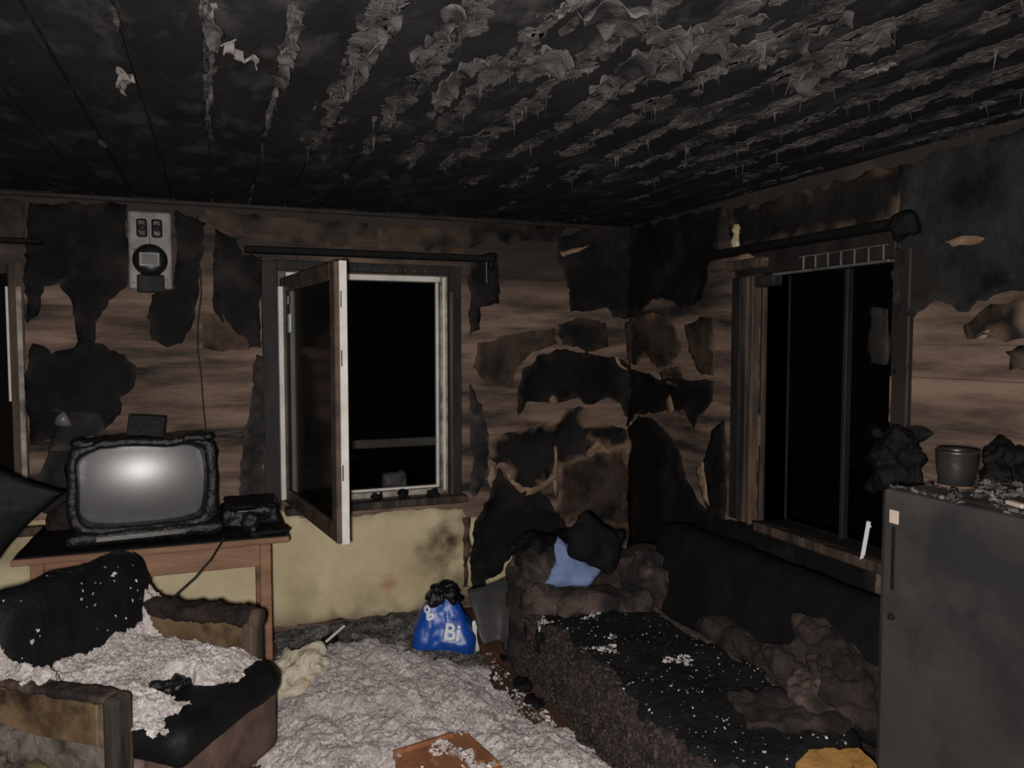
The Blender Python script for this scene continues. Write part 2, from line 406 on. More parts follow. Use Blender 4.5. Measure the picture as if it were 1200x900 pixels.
def logs(axis, parent, lo, hi, face, holes, mat, seed):
    r = random.Random(seed)
    z = 0.0
    courses = [0.0, .135, .33, .53, .725, .92, 1.12, 1.315, 1.50, 1.625, 1.82, 2.02, 2.2, ZC]
    for z0, z1 in zip(courses[:-1], courses[1:]):
        cuts = [(lo, hi)]
        for h in holes:
            if z1 > h[2] + .01 and z0 < h[3] - .01:
                cuts = [c for s, e in cuts for c in ((s, min(e, h[0])), (max(s, h[1]), e)) if c[1] - c[0] > .02]
        for s, e in cuts:
            # long runs are two timbers butted end to end
            segs = [(s, e)] if e - s < 2.6 else [(s, s + (e - s) * r.uniform(.42, .6)), None]
            if len(segs) == 2: segs[1] = (segs[0][1], e)
            for a, b in segs:
                j = r.uniform(-.003, .004)
                l = (a + .001, face + j, z0 + .0002); h_ = (b - .001, face + .05, z1 - .0002)
                if axis == 1: l = (face + j, a + .001, z0 + .0002); h_ = (face + .05, b - .001, z1 - .0002)
                put('log', box(l, h_, .0018), mat, parent)
logs(0, wall_back, XL, XR - .001, YB, [W1, W3], 'log_x', 3)
logs(1, wall_right, YF, YB - .006, XR, [W2], 'log_y', 5)

# floor boards
floor = struct('floor', box((XL - .15, YF - .15, -.08), (XR + .15, YB + .15, -.022), 0), 'core')
x = XL
while x < XR - .01:
    x1 = min(x + .145, XR)
    put('floor_board', box((x + .0015, YF, -.022), (x1 - .0015, YB, random.uniform(-.002, .001)), .003), 'floor', floor)
    x = x1
# ceiling boards along the depth of the room
ceiling = struct('ceiling', box((XL - .15, YF - .15, ZC + .02), (XR + .15, YB + .15, ZC + .08), 0), 'core')
SEAM = []
x = -2.26
while x < XR - .01:
    x1 = min(x + .187, XR)
    SEAM.append(x1)
    put('ceiling_board', box((x + .004, YF, ZC - random.uniform(0, .007)), (x1 - .004, YB, ZC + .025), .004), 'ceil', ceiling)
    x = x1

# paint peeling from the ceiling: tatters along the joints, many too small to pick apart
def tatters():
    parts = [[], []]
    r = random.Random(11)
    def patch(cx, cy, lx, ly, hang, pale, sd):
        P = ragged([(cx - lx, cy - ly * .6), (cx - lx * .2, cy - ly), (cx + lx * .8, cy - ly * .7), (cx + lx, cy + ly * .3),
                    (cx + lx * .3, cy + ly), (cx - lx * .7, cy + ly * .7)], min(lx, ly) * .8, .011, sd)
        n = len(P)
        V = []; 
        for (a, b) in P:
            h = max(0, noise.noise(Vector((a * 60, b * 60, sd))) - .25) * hang
            V.append((a, b, ZC - .008 - h))
        V.append((cx, cy, ZC - .008))
        Fc = [(i, (i + 1) % n, n) for i in range(n)]
        parts[pale].append((V, Fc, [0.0] * (n + 1)))
    def spike(cx, cy, w, hang, pale):
        a = r.uniform(0, 6.28); u = Vector((math.cos(a), math.sin(a), 0)) * w; n_ = Vector((-u.y, u.x, 0)) * .3
        c = Vector((cx, cy, ZC - .006)); tip = c + Vector((r.uniform(-.01, .01), r.uniform(-.01, .01), -hang))
        m_ = c * .55 + tip * .45
        V = [c - u, c + u, m_ + u * .35, tip, m_ - u * .35, m_ + n_]
        Fc = [(0, 1, 5), (1, 2, 5), (2, 3, 5), (3, 4, 5), (4, 0, 5), (0, 4, 3, 2, 1)]
        parts[pale].append((V, Fc, [0] * 6))
    for s in SEAM:
        for k in range(260):
            y = r.uniform(.9, 4.35)
            # bare towards the left and the far wall, thick overhead to the right
            dens = max(0, min(1, (s + .55) / .8)) * max(.12, 1 - max(0, y - 2.1) / 2.0) * max(.2, min(1, (3.1 - s) / 1.2))
            if s < .35: dens = max(dens, .16)
            if noise.noise(Vector((s * 2.2, y * 2.6, 3))) * .8 + .62 < 1 - dens or r.random() > dens: continue
            ly = r.uniform(.015, .08); lx = r.uniform(.004, .02) if s > .35 else r.uniform(.003, .007)
            cx = s + r.gauss(0, .021) * (1 if s > .35 else .12)
            pale = 1 if (r.random() < .02 and y < 1.9) else 0
            patch(cx, y, lx, ly, .02, pale, k + s * 31)
            if r.random() < .13 * dens: spike(cx, y, r.uniform(.003, .008), r.uniform(.02, .065), pale)
    def flat(ps):
        Vs, Fs, o = [], [], 0
        for V, Fc, _ in ps:
            Vs += [tuple(v) for v in V]; Fs += [tuple(i + o for i in f) for f in Fc]; o += len(V)
        return pyd(Vs, Fs)
    for k, (nm, mt) in enumerate((('peeling_paint', 'peel'), ('pale_peeling_paint', 'peel_pale'))):
        o = put(nm, flat(parts[k]), mt, ceiling, kind='stuff')
        sm = o.modifiers.new('thickness', 'SOLIDIFY'); sm.thickness = .002
tatters()
# larger single tatters
def flap(poly, sd, hang, mat):
    P = ragged(poly, .014, .009, sd); A = np.array(P); n = len(P); pts = [Vector(q) for q in P]
    for gx in np.arange(A[:, 0].min(), A[:, 0].max(), .012):
        for gy in np.arange(A[:, 1].min(), A[:, 1].max(), .012):
            if inside((gx, gy), P): pts.append(Vector((gx + random.uniform(-.003, .003), gy + random.uniform(-.003, .003))))
    r_ = geometry.delaunay_2d_cdt(pts, [(i, (i + 1) % n) for i in range(n)], [list(range(n))], 1, 1e-6)
    B_ = np.roll(A, -1, 0)
    V = []
    for c_ in r_[0]:
        e = max(0, 1 - edge_dist(np.array(c_), A, B_) / .03)
        V.append((c_.x, c_.y, ZC - .0095 - e * hang * max(0, fbm(Vector((c_.x * 18, c_.y * 18, sd)), 2) + .3)))
    o = put('paint_tatter', pyd(V, [tuple(f_) for f_ in r_[2]]), mat, ceiling, smooth=True)
    sm = o.modifiers.new('thickness', 'SOLIDIFY'); sm.thickness = .002
for k, (pts_, pale) in enumerate([
        ([(138, 78), (148, 78), (152, 88), (144, 104), (138, 98)], 1), ([(258, 38), (276, 44), (285, 58), (302, 62), (302, 76), (290, 70), (272, 62), (260, 52)], 1),
        ([(455, 0), (480, 0), (470, 22), (452, 50), (440, 52), (446, 28)], 0), ([(402, 92), (430, 50), (446, 44), (440, 64), (416, 92), (408, 110)], 0),
        ([(490, 50), (508, 40), (520, 8), (545, 4), (532, 32), (512, 60), (496, 82), (486, 66)], 0), ([(500, 128), (524, 82), (550, 66), (560, 58), (575, 62), (548, 90), (520, 126)], 0),
        ([(600, 78), (640, 50), (660, 54), (668, 72), (645, 86), (610, 92)], 0), ([(676, 0), (760, 0), (752, 30), (722, 42), (698, 28)], 0),
        ([(752, 26), (800, 30), (812, 40), (796, 60), (780, 52), (762, 44)], 0), ([(690, 98), (740, 62), (800, 34), (812, 20), (826, 22), (804, 50), (760, 74), (705, 108)], 0),
        ([(750, 92), (790, 66), (850, 30), (890, 12), (900, 18), (850, 50), (800, 76), (758, 100)], 0), ([(850, 50), (862, 46), (864, 60), (854, 66)], 0),
        ([(246, 0), (254, 0), (252, 60), (248, 112), (243, 112), (246, 60)], 0), ([(344, 6), (356, 4), (348, 44), (338, 72), (326, 100), (320, 100), (334, 62)], 0),
        ([(880, 72), (940, 40), (990, 12), (1000, 16), (950, 48), (890, 80)], 0), ([(920, 96), (980, 64), (1040, 34), (1044, 42), (985, 74), (926, 104)], 0)]):
    flap([tuple(on(*q, 2, ZC - .01)[:2]) for q in pts_], 60 + k, .04, 'peel_pale' if pale else 'peel')

# ------------------------------------------------------------------ wallpaper left on the walls
def SB(pts, mat='paper_black', **k): return sheet('wallpaper_scrap', [Bk(*p) for p in pts], 'B', mat, wall_back, **k)
def SR(pts, mat='paper_black', **k): return sheet('wallpaper_scrap', [Rt(*p) for p in pts], 'R', mat, wall_right, **k)
SB([(36, 238), (150, 240), (150, 335), (128, 352), (113, 385), (112, 402), (128, 410), (160, 428), (158, 452), (140, 466), (143, 480), (120, 505),
    (38, 520), (30, 455), (40, 402), (62, 415), (92, 400), (84, 352), (70, 332), (52, 336), (45, 370), (32, 380), (30, 300)], 'paper_soot', seed=1, tear=.6)
SB([(-40, 236), (30, 238), (28, 285), (-40, 282)], 'paper_brown', seed=31, tear=.1)
SB([(206, 247), (243, 262), (237, 285), (232, 330), (229, 372), (214, 402), (196, 407), (178, 398), (172, 372), (178, 346), (204, 338)], 'paper_soot', seed=2, curl=.014)
SB([(252, 268), (276, 280), (284, 300), (306, 302), (306, 408), (290, 410), (276, 398), (250, 362), (249, 300)], 'paper_soot', seed=3)
SB([(300, 415), (309, 418), (309, 592), (284, 592), (280, 560), (284, 530), (292, 480)], 'paper_grey', seed=4, curl=.045, off=.02)
SB([(549, 300), (580, 298), (584, 356), (562, 360), (562, 386), (549, 395)], 'paper_soot', seed=5)
SB([(549, 445), (558, 470), (569, 505), (570, 530), (566, 562), (551, 580)], 'paper_grey', seed=6, curl=.05)
SB([(655, 277), (690, 270), (736, 266), (736, 372), (716, 372), (708, 360), (668, 366), (664, 345), (659, 318), (650, 302)], 'paper_soot', seed=7, tear=.35)
SB([(652, 379), (684, 374), (706, 378), (710, 406), (684, 413), (658, 404)], 'paper_black', seed=8, tear=.2)
SB([(602, 488), (604, 455), (610, 432), (626, 418), (656, 410), (700, 416), (722, 420), (736, 432), (736, 498), (730, 486), (724, 472), (708, 465), (690, 474),
    (668, 466), (650, 471), (644, 462), (640, 472), (614, 471)], 'paper_soot', seed=9, curl=.045, tear=.5)
SB([(570, 508), (600, 506), (626, 496), (650, 492), (656, 478), (682, 478), (684, 497), (705, 495), (735, 506), (735, 560), (728, 522), (706, 526),
    (690, 514), (682, 534), (664, 540), (648, 545), (640, 556), (622, 568), (606, 570), (594, 560), (588, 540), (578, 545), (571, 530)], 'paper_black', seed=10, curl=.05, tear=1.1)
SB([(655, 541), (690, 535), (712, 528), (728, 525), (735, 565), (733, 622), (704, 612), (680, 606), (664, 614), (650, 600), (652, 570)], 'paper_brown', seed=11, curl=.02)
SB([(582, 546), (592, 562), (606, 576), (630, 572), (650, 602), (660, 616), (640, 628), (606, 640), (586, 655), (562, 690), (549, 692), (551, 640), (553, 610), (562, 588), (574, 568)],
   'paper_soot', seed=12, curl=.05, tear=.5, off=.02)
SB([(236, 366), (262, 370), (290, 398), (292, 410), (262, 412), (238, 408)], 'paper_brown', seed=35, tear=.3)
SB([(558, 402), (600, 392), (648, 384), (652, 402), (622, 412), (604, 430), (598, 452), (566, 446), (552, 430)], 'paper_brown', seed=36, tear=.2, curl=.008)
SB([(548, 258), (660, 264), (654, 284), (620, 282), (590, 288), (566, 284), (548, 292)], 'paper_black', seed=34, tear=.2)
SB([(240, 246), (330, 256), (430, 262), (428, 285), (400, 290), (330, 284), (285, 280), (244, 262)], 'paper_brown', seed=30, tear=.2)
SB([(440, 266), (540, 268), (546, 300), (440, 293)], 'paper_brown', seed=32, tear=.3)
SB([(60, 520), (110, 508), (130, 560), (90, 600), (50, 600), (45, 560)], 'paper_grey', seed=33, curl=.04, tear=.3)
for k, pl_ in enumerate(([(588, 548), (600, 563), (612, 571), (638, 562), (649, 552), (651, 558), (640, 571), (615, 580), (600, 574)],
                         [(574, 542), (580, 546), (580, 566), (573, 574), (569, 560)], [(690, 524), (700, 514), (716, 530), (706, 530), (700, 522), (692, 534)],
                         [(647, 522), (650, 522), (651, 560), (649, 590), (646, 566)], [(735, 482), (739, 480), (738, 520), (736, 516)],
                         [(642, 462), (647, 458), (652, 472), (644, 474)], [(653, 296), (690, 288), (676, 296), (656, 302)], [(718, 418), (730, 422), (732, 434), (724, 430)])):
    SB(pl_, 'paper_torn', seed=150 + k, off=.03, curl=.012, amp=.006, tear=.6, grid=.03)
# cream paper along the foot of the wall, with printed flowers
cream = sheet('cream_wallpaper', [(-2.28, .03), (-.9, .03), (0, .03), (1.8, .03), (1.8, .5), (1.6, .56), (1.39, .57), (1.365, .62), (1.02, .64), (.7, .63), (.42, .64), (.28, .7), (.2, .62), (.02, .66),
                                  (-.3, .64), (-.6, .66), (-.85, .74), (-2.28, .72)], 'B', 'paper_cream', wall_back, seed=13, off=.013, curl=.006, amp=.01, wrinkle=.003, tear=.9, grid=.08)
sheet('wallpaper_scrap', [Bk(541, 605), Bk(550, 605), Bk(549, 688), Bk(541, 688)], 'B', 'paper_brown', wall_back, seed=44, off=.022, curl=.004)
def scorch(m, spots, col):
    """brown scorch marks of their own shape on the cream paper"""
    nt = m.node_tree; N = nt.nodes; L = nt.links; b = N['Principled BSDF']
    g = N.new('ShaderNodeNewGeometry')
    n = N.new('ShaderNodeTexNoise'); n.inputs['Scale'].default_value = 9; n.inputs['Detail'].default_value = 6
    L.new(g.outputs['Position'], n.inputs['Vector'])
    for (u, v), r_, k in spots:
        d = N.new('ShaderNodeVectorMath'); d.operation = 'DISTANCE'; L.new(g.outputs['Position'], d.inputs[0]); d.inputs[1].default_value = (u, YB, v)
        a = N.new('ShaderNodeMath'); a.operation = 'MULTIPLY_ADD'; L.new(n.outputs['Fac'], a.inputs[0]); a.inputs[1].default_value = r_ * 2.2; L.new(d.outputs['Value'], a.inputs[2])
        r = N.new('ShaderNodeMapRange'); r.inputs['From Min'].default_value = r_ * 1.15; r.inputs['From Max'].default_value = r_ * 2.3
        r.inputs['To Min'].default_value = k; r.inputs['To Max'].default_value = 0; L.new(a.outputs[0], r.inputs['Value'])
        x = N.new('ShaderNodeMix'); x.data_type = 'RGBA'; L.new(r.outputs['Result'], x.inputs['Factor'])
        L.new(b.inputs['Base Color'].links[0].from_socket, x.inputs[6]); x.inputs[7].default_value = (*col, 1)
        L.new(x.outputs[2], b.inputs['Base Color'])
scorch(M['paper_cream'], [(Bk(527, 632), .13, .97), (Bk(505, 655), .13, .6), (Bk(480, 760), .2, .85), (Bk(545, 700), .2, .8), (Bk(400, 760), .16, .7), (Bk(440, 700), .1, .4), (Bk(350, 700), .12, .25), (Bk(20, 640), .15, .5)], (.075, .045, .025))
scorch(M['paper_cream'], [(Bk(452, 686), .06, .9), (Bk(326, 757), .07, .8)], (.42, .13, .11))
# right wall
for k, pl_ in enumerate(([(1114, 284), (1140, 277), (1164, 280), (1150, 288), (1128, 290)], [(1150, 394), (1168, 386), (1164, 396), (1152, 400)], [(862, 304), (886, 298), (910, 304), (880, 312)],
                         [(786, 470), (792, 462), (796, 480), (790, 486)], [(822, 548), (830, 540), (838, 596), (834, 598)])):
    SR(pl_, 'paper_torn', seed=170 + k, off=.035, curl=.012, amp=.006, tear=.6, grid=.03)
SR([(776, 436), (800, 430), (804, 446), (796, 452), (780, 448)], 'paper_black', seed=37)
SR([(806, 380), (836, 372), (842, 396), (840, 440), (822, 436), (812, 412)], 'paper_brown', seed=38, tear=.3, curl=.01)
SR([(739, 268), (790, 258), (852, 243), (846, 296), (836, 312), (832, 350), (802, 362), (790, 352), (768, 350), (752, 368), (739, 372)], 'paper_soot', seed=14, tear=.3)
SR([(739, 378), (768, 366), (792, 380), (802, 392), (798, 422), (776, 432), (762, 418), (748, 428), (739, 420)], 'paper_brown', seed=46, tear=.5)
SR([(739, 432), (760, 436), (790, 444), (840, 446), (838, 470), (826, 486), (818, 506), (812, 480), (790, 478), (770, 482), (752, 486), (739, 500)], 'paper_soot', seed=15, curl=.04, tear=.4)
SR([(739, 505), (752, 486), (772, 494), (786, 508), (800, 530), (806, 560), (822, 586), (836, 606), (860, 608), (893, 610), (1030, 655), (1030, 800), (739, 760)], 'paper_soot', seed=16,
   curl=.008, tear=.25, grid=.07)
SR([(836, 505), (852, 490), (855, 612), (838, 604), (826, 552)], 'paper_soot', seed=17)
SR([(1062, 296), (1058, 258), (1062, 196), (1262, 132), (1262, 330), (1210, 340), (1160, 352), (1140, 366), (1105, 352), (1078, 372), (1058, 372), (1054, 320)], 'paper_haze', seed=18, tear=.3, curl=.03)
SR([(858, 246), (960, 222), (1062, 192), (1060, 258), (960, 276), (862, 292)], 'paper_black', seed=19, tear=.35)
SR([(1136, 382), (1160, 362), (1215, 344), (1215, 398), (1186, 402), (1160, 392), (1142, 398)], 'paper_black', seed=20, tear=.8)
SR([(1184, 412), (1215, 402), (1215, 436), (1190, 434)], 'paper_black', seed=21)
SR([(1052, 420), (1068, 424), (1074, 432), (1064, 438), (1052, 438)], 'paper_soot', seed=22, curl=.02)
SR([(1054, 497), (1086, 499), (1100, 508), (1090, 516), (1056, 514)], 'paper_soot', seed=23, curl=.012)

# ------------------------------------------------------------------ window frames
def bar(name, lo, hi, mat, parent, bev=.004): return put(name, box(lo, hi, bev), mat, parent)

# window 1: single-sash window in the back wall, its sash swung into the room
x0, x1, z0, z1 = W1
win1 = empty_struct('window_1', (x0, YB, z0))
f = .045
bar('frame_member', (x0, YB - .005, z0), (x0 + f, YB + .1, z1), 'sash_brown', win1)
bar('frame_member', (x1 - f, YB + .005, z0), (x1, YB + .1, z1), 'white_dirty', win1)
bar('frame_member', (x0 + f, YB + .005, z1 - .04), (x1 - f, YB + .1, z1), 'white', win1)
bar('frame_member', (x0 + f, YB + .005, z0), (x1 - f, YB + .1, z0 + .035), 'white_dirty', win1)
bar('rebate_bead', (x1 - f - .016, YB + .045, z0 + .035), (x1 - f, YB + .075, z1 - .04), 'white', win1, .003)
bar('rebate_bead', (x1 - f + .012, YB - .004, z0 + .02), (x1 - f + .03, YB + .005, z1 - .01), 'white', win1, .003)
bar('rebate_bead', (x0 + f, YB + .045, z0 + .035), (x1 - f - .016, YB + .07, z0 + .048), 'white', win1, .003)
bar('head_strip', (x0 - .02, YB - .022, z1), (x1 + .02, YB + .02, z1 + .055), 'casing', win1)
for k in range(9):
    u = x0 + .42 + k * .058
    bar('nail', (u, YB - .027, z1 + .012), (u + .004, YB - .02, z1 + .026), 'metal', win1, .001)
# casing boards
bar('casing', (x0 - .085, YB - .03, z0 - .02), (x0, YB + .02, z1 + .05), 'casing', win1)
bar('casing', (x1, YB - .03, z0 - .02), (x1 + .075, YB + .02, z1 + .05), 'casing', win1)
bar('casing_edge', (x1 + .003, YB - .034, z0), (x1 + .022, YB - .03, z1 - .1), 'casing_brown', win1, .001)
sill = bar('window_sill', (x0 + .02, YB - .075, z0 - .05), (x1 + .10, YB + .1, z0 - .005), 'casing_brown', win1, .006)
# swung-in sash
sash = bpy.data.objects.new('sash', None); COL.objects.link(sash); sash.parent = win1
p_free = on(404, 636, 2, .765)
sdir = Vector((p_free.x - (x0 + .03), p_free.y - (YB - .01), 0)); SW = min(sdir.length, 1.06); ang = math.atan2(sdir.y, sdir.x)
sash.location = (.03, -.012, .03); sash.rotation_euler = (0, 0, ang)
SH = z1 - z0 - .075
# local: +x from hinge to free edge, -y = room face when closed, seen here
def sb(name, lo, hi, mat, bev=.004): return put(name, box(lo, hi, bev), mat, sash, local=True)
sb('stile', (0, -.02, 0), (.075, .02, SH), 'sash_brown')
sb('stile', (SW - .075, -.02, 0), (SW, .02, SH), 'sash_brown')
sb('rail', (.075, -.02, 0), (SW - .075, .02, .078), 'sash_brown')
sb('rail', (.075, -.02, SH - .078), (SW - .075, .02, SH), 'sash_brown')
sb('pane', (.075, -.004, .078), (SW - .075, .004, SH - .078), 'glass', .001)
sb('edge_strip', (SW, .0, -.004), (SW + .012, .034, SH + .002), 'white', .003)
sb('hinge_strip', (.06, -.046, .02), (.09, -.02, SH - .05), 'white', .003)
for zz in (.28, .78, SH - .2): sb('latch_plate', (SW + .012, .002, zz), (SW + .0145, .009, zz + .07), 'metal', .001)
sb('paint_blister', (.15, -.0125, SH - .30), (.20, -.004, SH - .2), 'ink', .004)
sb('paint_blister', (.14, -.0125, SH - .15), (.155, -.004, SH - .105), 'white_dirty', .003)

# window 3, cut by the left edge of the photograph
x0, x1, z0, z1 = W3
win3 = empty_struct('window_3', (x0, YB, z0))
bar('frame_member', (x0, YB, z0), (x0 + .06, YB + .1, z1), 'casing_brown', win3)
bar('frame_member', (x1 - .065, YB, z0), (x1, YB + .1, z1), 'casing_brown', win3)
bar('frame_member', (x0 + .06, YB, z1 - .06), (x1 - .065, YB + .1, z1), 'casing', win3)
bar('frame_member', (x0 + .06, YB, z0), (x1 - .065, YB + .1, z0 + .06), 'casing_brown', win3)
bar('rebate_bead', (x1 - .078, YB + .01, z0 + .62), (x1 - .066, YB + .03, z1 - .12), 'white', win3, .002)
bar('rebate_bead', (x1 - .03, YB - .012, z0), (x1 - .006, YB, z1 - .12), 'white_dirty', win3, .003)
bar('pane', (x0 + .06, YB + .05, z0 + .06), (x1 - .065, YB + .056, z1 - .06), 'glass', win3, .001)
bar('window_sill', (x0 - .05, YB - .07, z0 - .05), (x1 + .06, YB + .05, z0 - .004), 'casing_brown', win3)

# window 2 in the right wall, burnt out
y0, y1, z0, z1 = W2
win2 = empty_struct('window_2', (XR, y0, z0))
bar('jamb', (XR + .0, y1, z0 - .02), (XR + .16, y1 + .02, z1 + .02), 'casing', win2)
bar('jamb', (XR + .0, y0 - .03, z0 - .02), (XR + .16, y0, z1 + .02), 'casing', win2)
bar('head', (XR + .0, y0, z1), (XR + .16, y1, z1 + .03), 'casing', win2)
bar('window_sill', (XR - .03, y0 - .04, z0 - .045), (XR + .16, y1 + .01, z0), 'casing_brown', win2, .006)
# moulded casing board, three flutes
for a, b, d, mt in ((.0, .03, .045, 'casing_brown'), (.03, .052, .032, 'casing_brown'), (.052, .10, .04, 'casing_brown'), (.10, .122, .03, 'casing'), (.122, .20, .026, 'casing')):
    bar('casing_moulding', (XR - d, y1 + .02 + a, z0 - .02), (XR + .0, y1 + .02 + b - .002, z1 + .0), mt, win2, .006)
bar('casing_moulding', (XR - .03, y0 - .11, z0 + .02), (XR, y0 - .03, z1 + .04), 'casing', win2, .006)
bar('bead', (XR - .004, y1 - .006, z0), (XR + .02, y1, z1 - .06), 'casing_brown', win2, .002)
bar('lintel_board', (XR - .055, y1 - .06, z1 + .035), (XR + .02, y1 + .24, z1 + .085), 'casing_brown', win2, .008)
bar('lintel_scrap', (XR - .04, y1 - .12, z1 - .06), (XR + .02, y1 + .06, z1 - .004), 'paper_grey', win2, .008)
bar('head_board', (XR - .022, y0 - .03, z1 + .004), (XR + .0, y1 + .2, z1 + .115), 'casing', win2, .005)
bar('head_bead', (XR - .034, y0 - .01, z1 - .012), (XR + .006, y1 - .10, z1), 'metal', win2, .003)
bar('lath', (XR - .032, y0 + .0, z1 + .056), (XR - .024, y1 - .28, z1 + .061), 'metal', win2, .001)
for k in range(7):
    u = y0 + .02 + k * .075
    bar('lath_tie', (XR - .031, u, z1 - .002), (XR - .022, u + .004, z1 + .058), 'metal', win2, .001)
bar('mullion', (XR + .12, (y0 + y1) / 2 - .035, z0), (XR + .155, (y0 + y1) / 2 - .012, z1), 'casing', win2, .003)
# charred shred on the far jamb
put('charred_shred', xform(soft((.012, .05, .12), .011, .02, .02, 9, 71), TR((XR - .01, y0 + .045, 1.66))), 'casing', win2, smooth=True)

for k, (px, sz) in enumerate(((443, .022), (474, .026), (507, .028))):
    u = on(px, 592, 1, YB - .03).x
    o = tag(put('cinder', xform(soft((sz * 1.3, sz * .8, sz), sz * .7, .008, .03, 24, 140 + k, .008, 60), TR((u, YB - .035, W1[2] - .005 + sz * .85))), 'char', smooth=True),
            ('small black cinder on the window sill nearest the open sash', 'black cinder in the middle of the window sill', 'black cinder at the right end of the window sill')[k], 'debris')
# curtain boards
def trim(n, lo, hi, mat='soot', bev=.006): return struct(n, box(lo, hi, bev), mat)
c = Bk(286, 292); c2 = Bk(572, 300)
t1 = trim('trim_1', (c[0], YB - .085, c[1] - .025), (c2[0], YB - .012, c[1] + .012), 'char')
put('hook', tube([(c2[0] - .03, YB - .06, c[1] - .02), (c2[0] - .032, YB - .062, c[1] - .09), (c2[0] - .03, YB - .062, c[1] - .15)], .003), 'metal', t1)
put('char_lump', xform(soft((.03, .03, .05), .028, .015, .015, 20, 4), TR((c2[0] - .0, YB - .05, c[1] - .02))), 'char', t1, smooth=True)
t2 = trim('trim_2', (XR - .10, 2.24, 2.075), (XR - .012, 3.52, 2.11), 'char')
put('char_lump', xform(soft((.04, .05, .05), .035, .02, .02, 15, 5), TR((XR - .06, 2.23, 2.08))), 'char', t2, smooth=True)
put('paint_drip', xform(soft((.008, .022, .06), .0075, .012, .012, 30, 15), TR((XR - .045, 3.28, 2.175))), 'cream_cloth', t2, smooth=True)
t3 = trim('trim_3', (-2.1, YB - .08, 2.115), (-.80, YB - .012, 2.14), 'char')
# plank skirting hidden by debris along the back wall, a line of cornice under the ceiling
trim('trim_4', (XL, YB - .03, ZC - .035), (XR - .03, YB - .009, ZC - .008), 'casing')

# ------------------------------------------------------------------ outside, seen through the windows
struct('ground', box((-8, YB + .6, -.6), (10, 14, -.5), 0), 'snow_ground')
fr = thing('fence_rail', 'faint horizontal wooden fence rail in the dark beyond the open window', 'fence', (1.6, 6.3, -.5))
put('rail', box((.2, 6.27, .76), (3.6, 6.32, .83), .006), 'fence', fr)
put('post', box((.3, 6.32, -.5), (.4, 6.42, 1.0), .006), 'fence', fr)
put('post', box((3.3, 6.32, -.5), (3.4, 6.42, 1.0), .006), 'fence', fr)
p = on(462, 578, 1, YB + .125)
tag(put('debris_lump', xform(soft((.075, .03, .05), .028, .012, .015, 16, 8), TR((p.x, YB + .13, W1[2] + .08))), 'grey_sheet', smooth=True),
    'rounded pale grey lump standing on the outer sill of the open window', 'debris')
struct('trim_5', box((W1[0], YB + .1, W1[2] - .05), (W1[1], YB + .24, W1[2] + .028), .006), 'casing')

# ================================================================== THINGS
# ------------------------------------------------------------------ electricity meter panel on the back wall
a = Bk(150, 248); b = Bk(203, 340)
mp = thing('electricity_meter', 'sooted pale electricity meter panel with round black dial, high on the wall above the television', 'meter', ((a[0] + b[0]) / 2, YB, b[1]))
cx, wd, hz = (a[0] + b[0]) / 2, b[0] - a[0], a[1] - b[1]
put('panel', box((a[0], YB - .045, b[1]), (b[0], YB - .006, a[1]), .012, 2), 'meter_panel', mp)
for s in (-1, 1):
    br = put('fuse', box((cx + s * .035 - .026, YB - .075, a[1] - .135), (cx + s * .035 + .026, YB - .045, a[1] - .04), .012, 2), 'black_plastic', mp)
    put('fuse_cap', xform(lathe([(.006, 0), (.017, 0), (.017, .012), (.012, .016)], 20), TR((cx + s * .035, YB - .074, a[1] - .088), rx=math.pi / 2)), 'casing', br, smooth=True)
dial_z = b[1] + hz * .37
dl = put('dial', xform(lathe([(.02, 0), (.083, 0), (.083, .025), (.074, .045), (.055, .06), (.03, .062)], 44), TR((cx, YB - .044, dial_z), rx=math.pi / 2)), 'black_plastic', mp, smooth=True)
put('dial_rim', box((cx - .047, YB - .113, dial_z - .035), (cx + .047, YB - .104, dial_z + .035), .008, 2), 'meter_panel', dl)
put('dial_window', box((cx - .036, YB - .117, dial_z - .024), (cx + .036, YB - .112, dial_z + .024), .005), 'meter_glass', dl)
put('terminal_cover', box((cx - .065, YB - .07, b[1] - .02), (cx + .065, YB - .045, b[1] + .075), .012, 2), 'casing', mp)
put('wire_stub', tube([(cx, YB - .05, a[1] - .06), (cx - .002, YB - .055, a[1] - .12), (cx + .003, YB - .05, a[1] - .18), (cx, YB - .048, dial_z + .07)], .003), 'peel_pale', mp)
for dx, dz in ((-.11, .03), (.1, .05), (.1, .18), (-.1, .2)):
    put('screw', xform(lathe([(.001, 0), (.007, 0), (.005, .004)], 10), TR((cx + dx * wd / .28, YB - .045, b[1] + dz), rx=math.pi / 2)), 'metal', mp)
pts = [(231, 255), (233, 285), (231, 300), (235, 318), (236, 345), (232, 380), (232, 410), (236, 440), (238, 470), (241, 500), (240, 530)]
tag(put('cable', tube([(Bk(*q)[0], YB - .035, Bk(*q)[1]) for q in pts], .004), 'casing', smooth=True), 'thin dark cable hanging down the wall to the right of the electricity meter', 'cable')

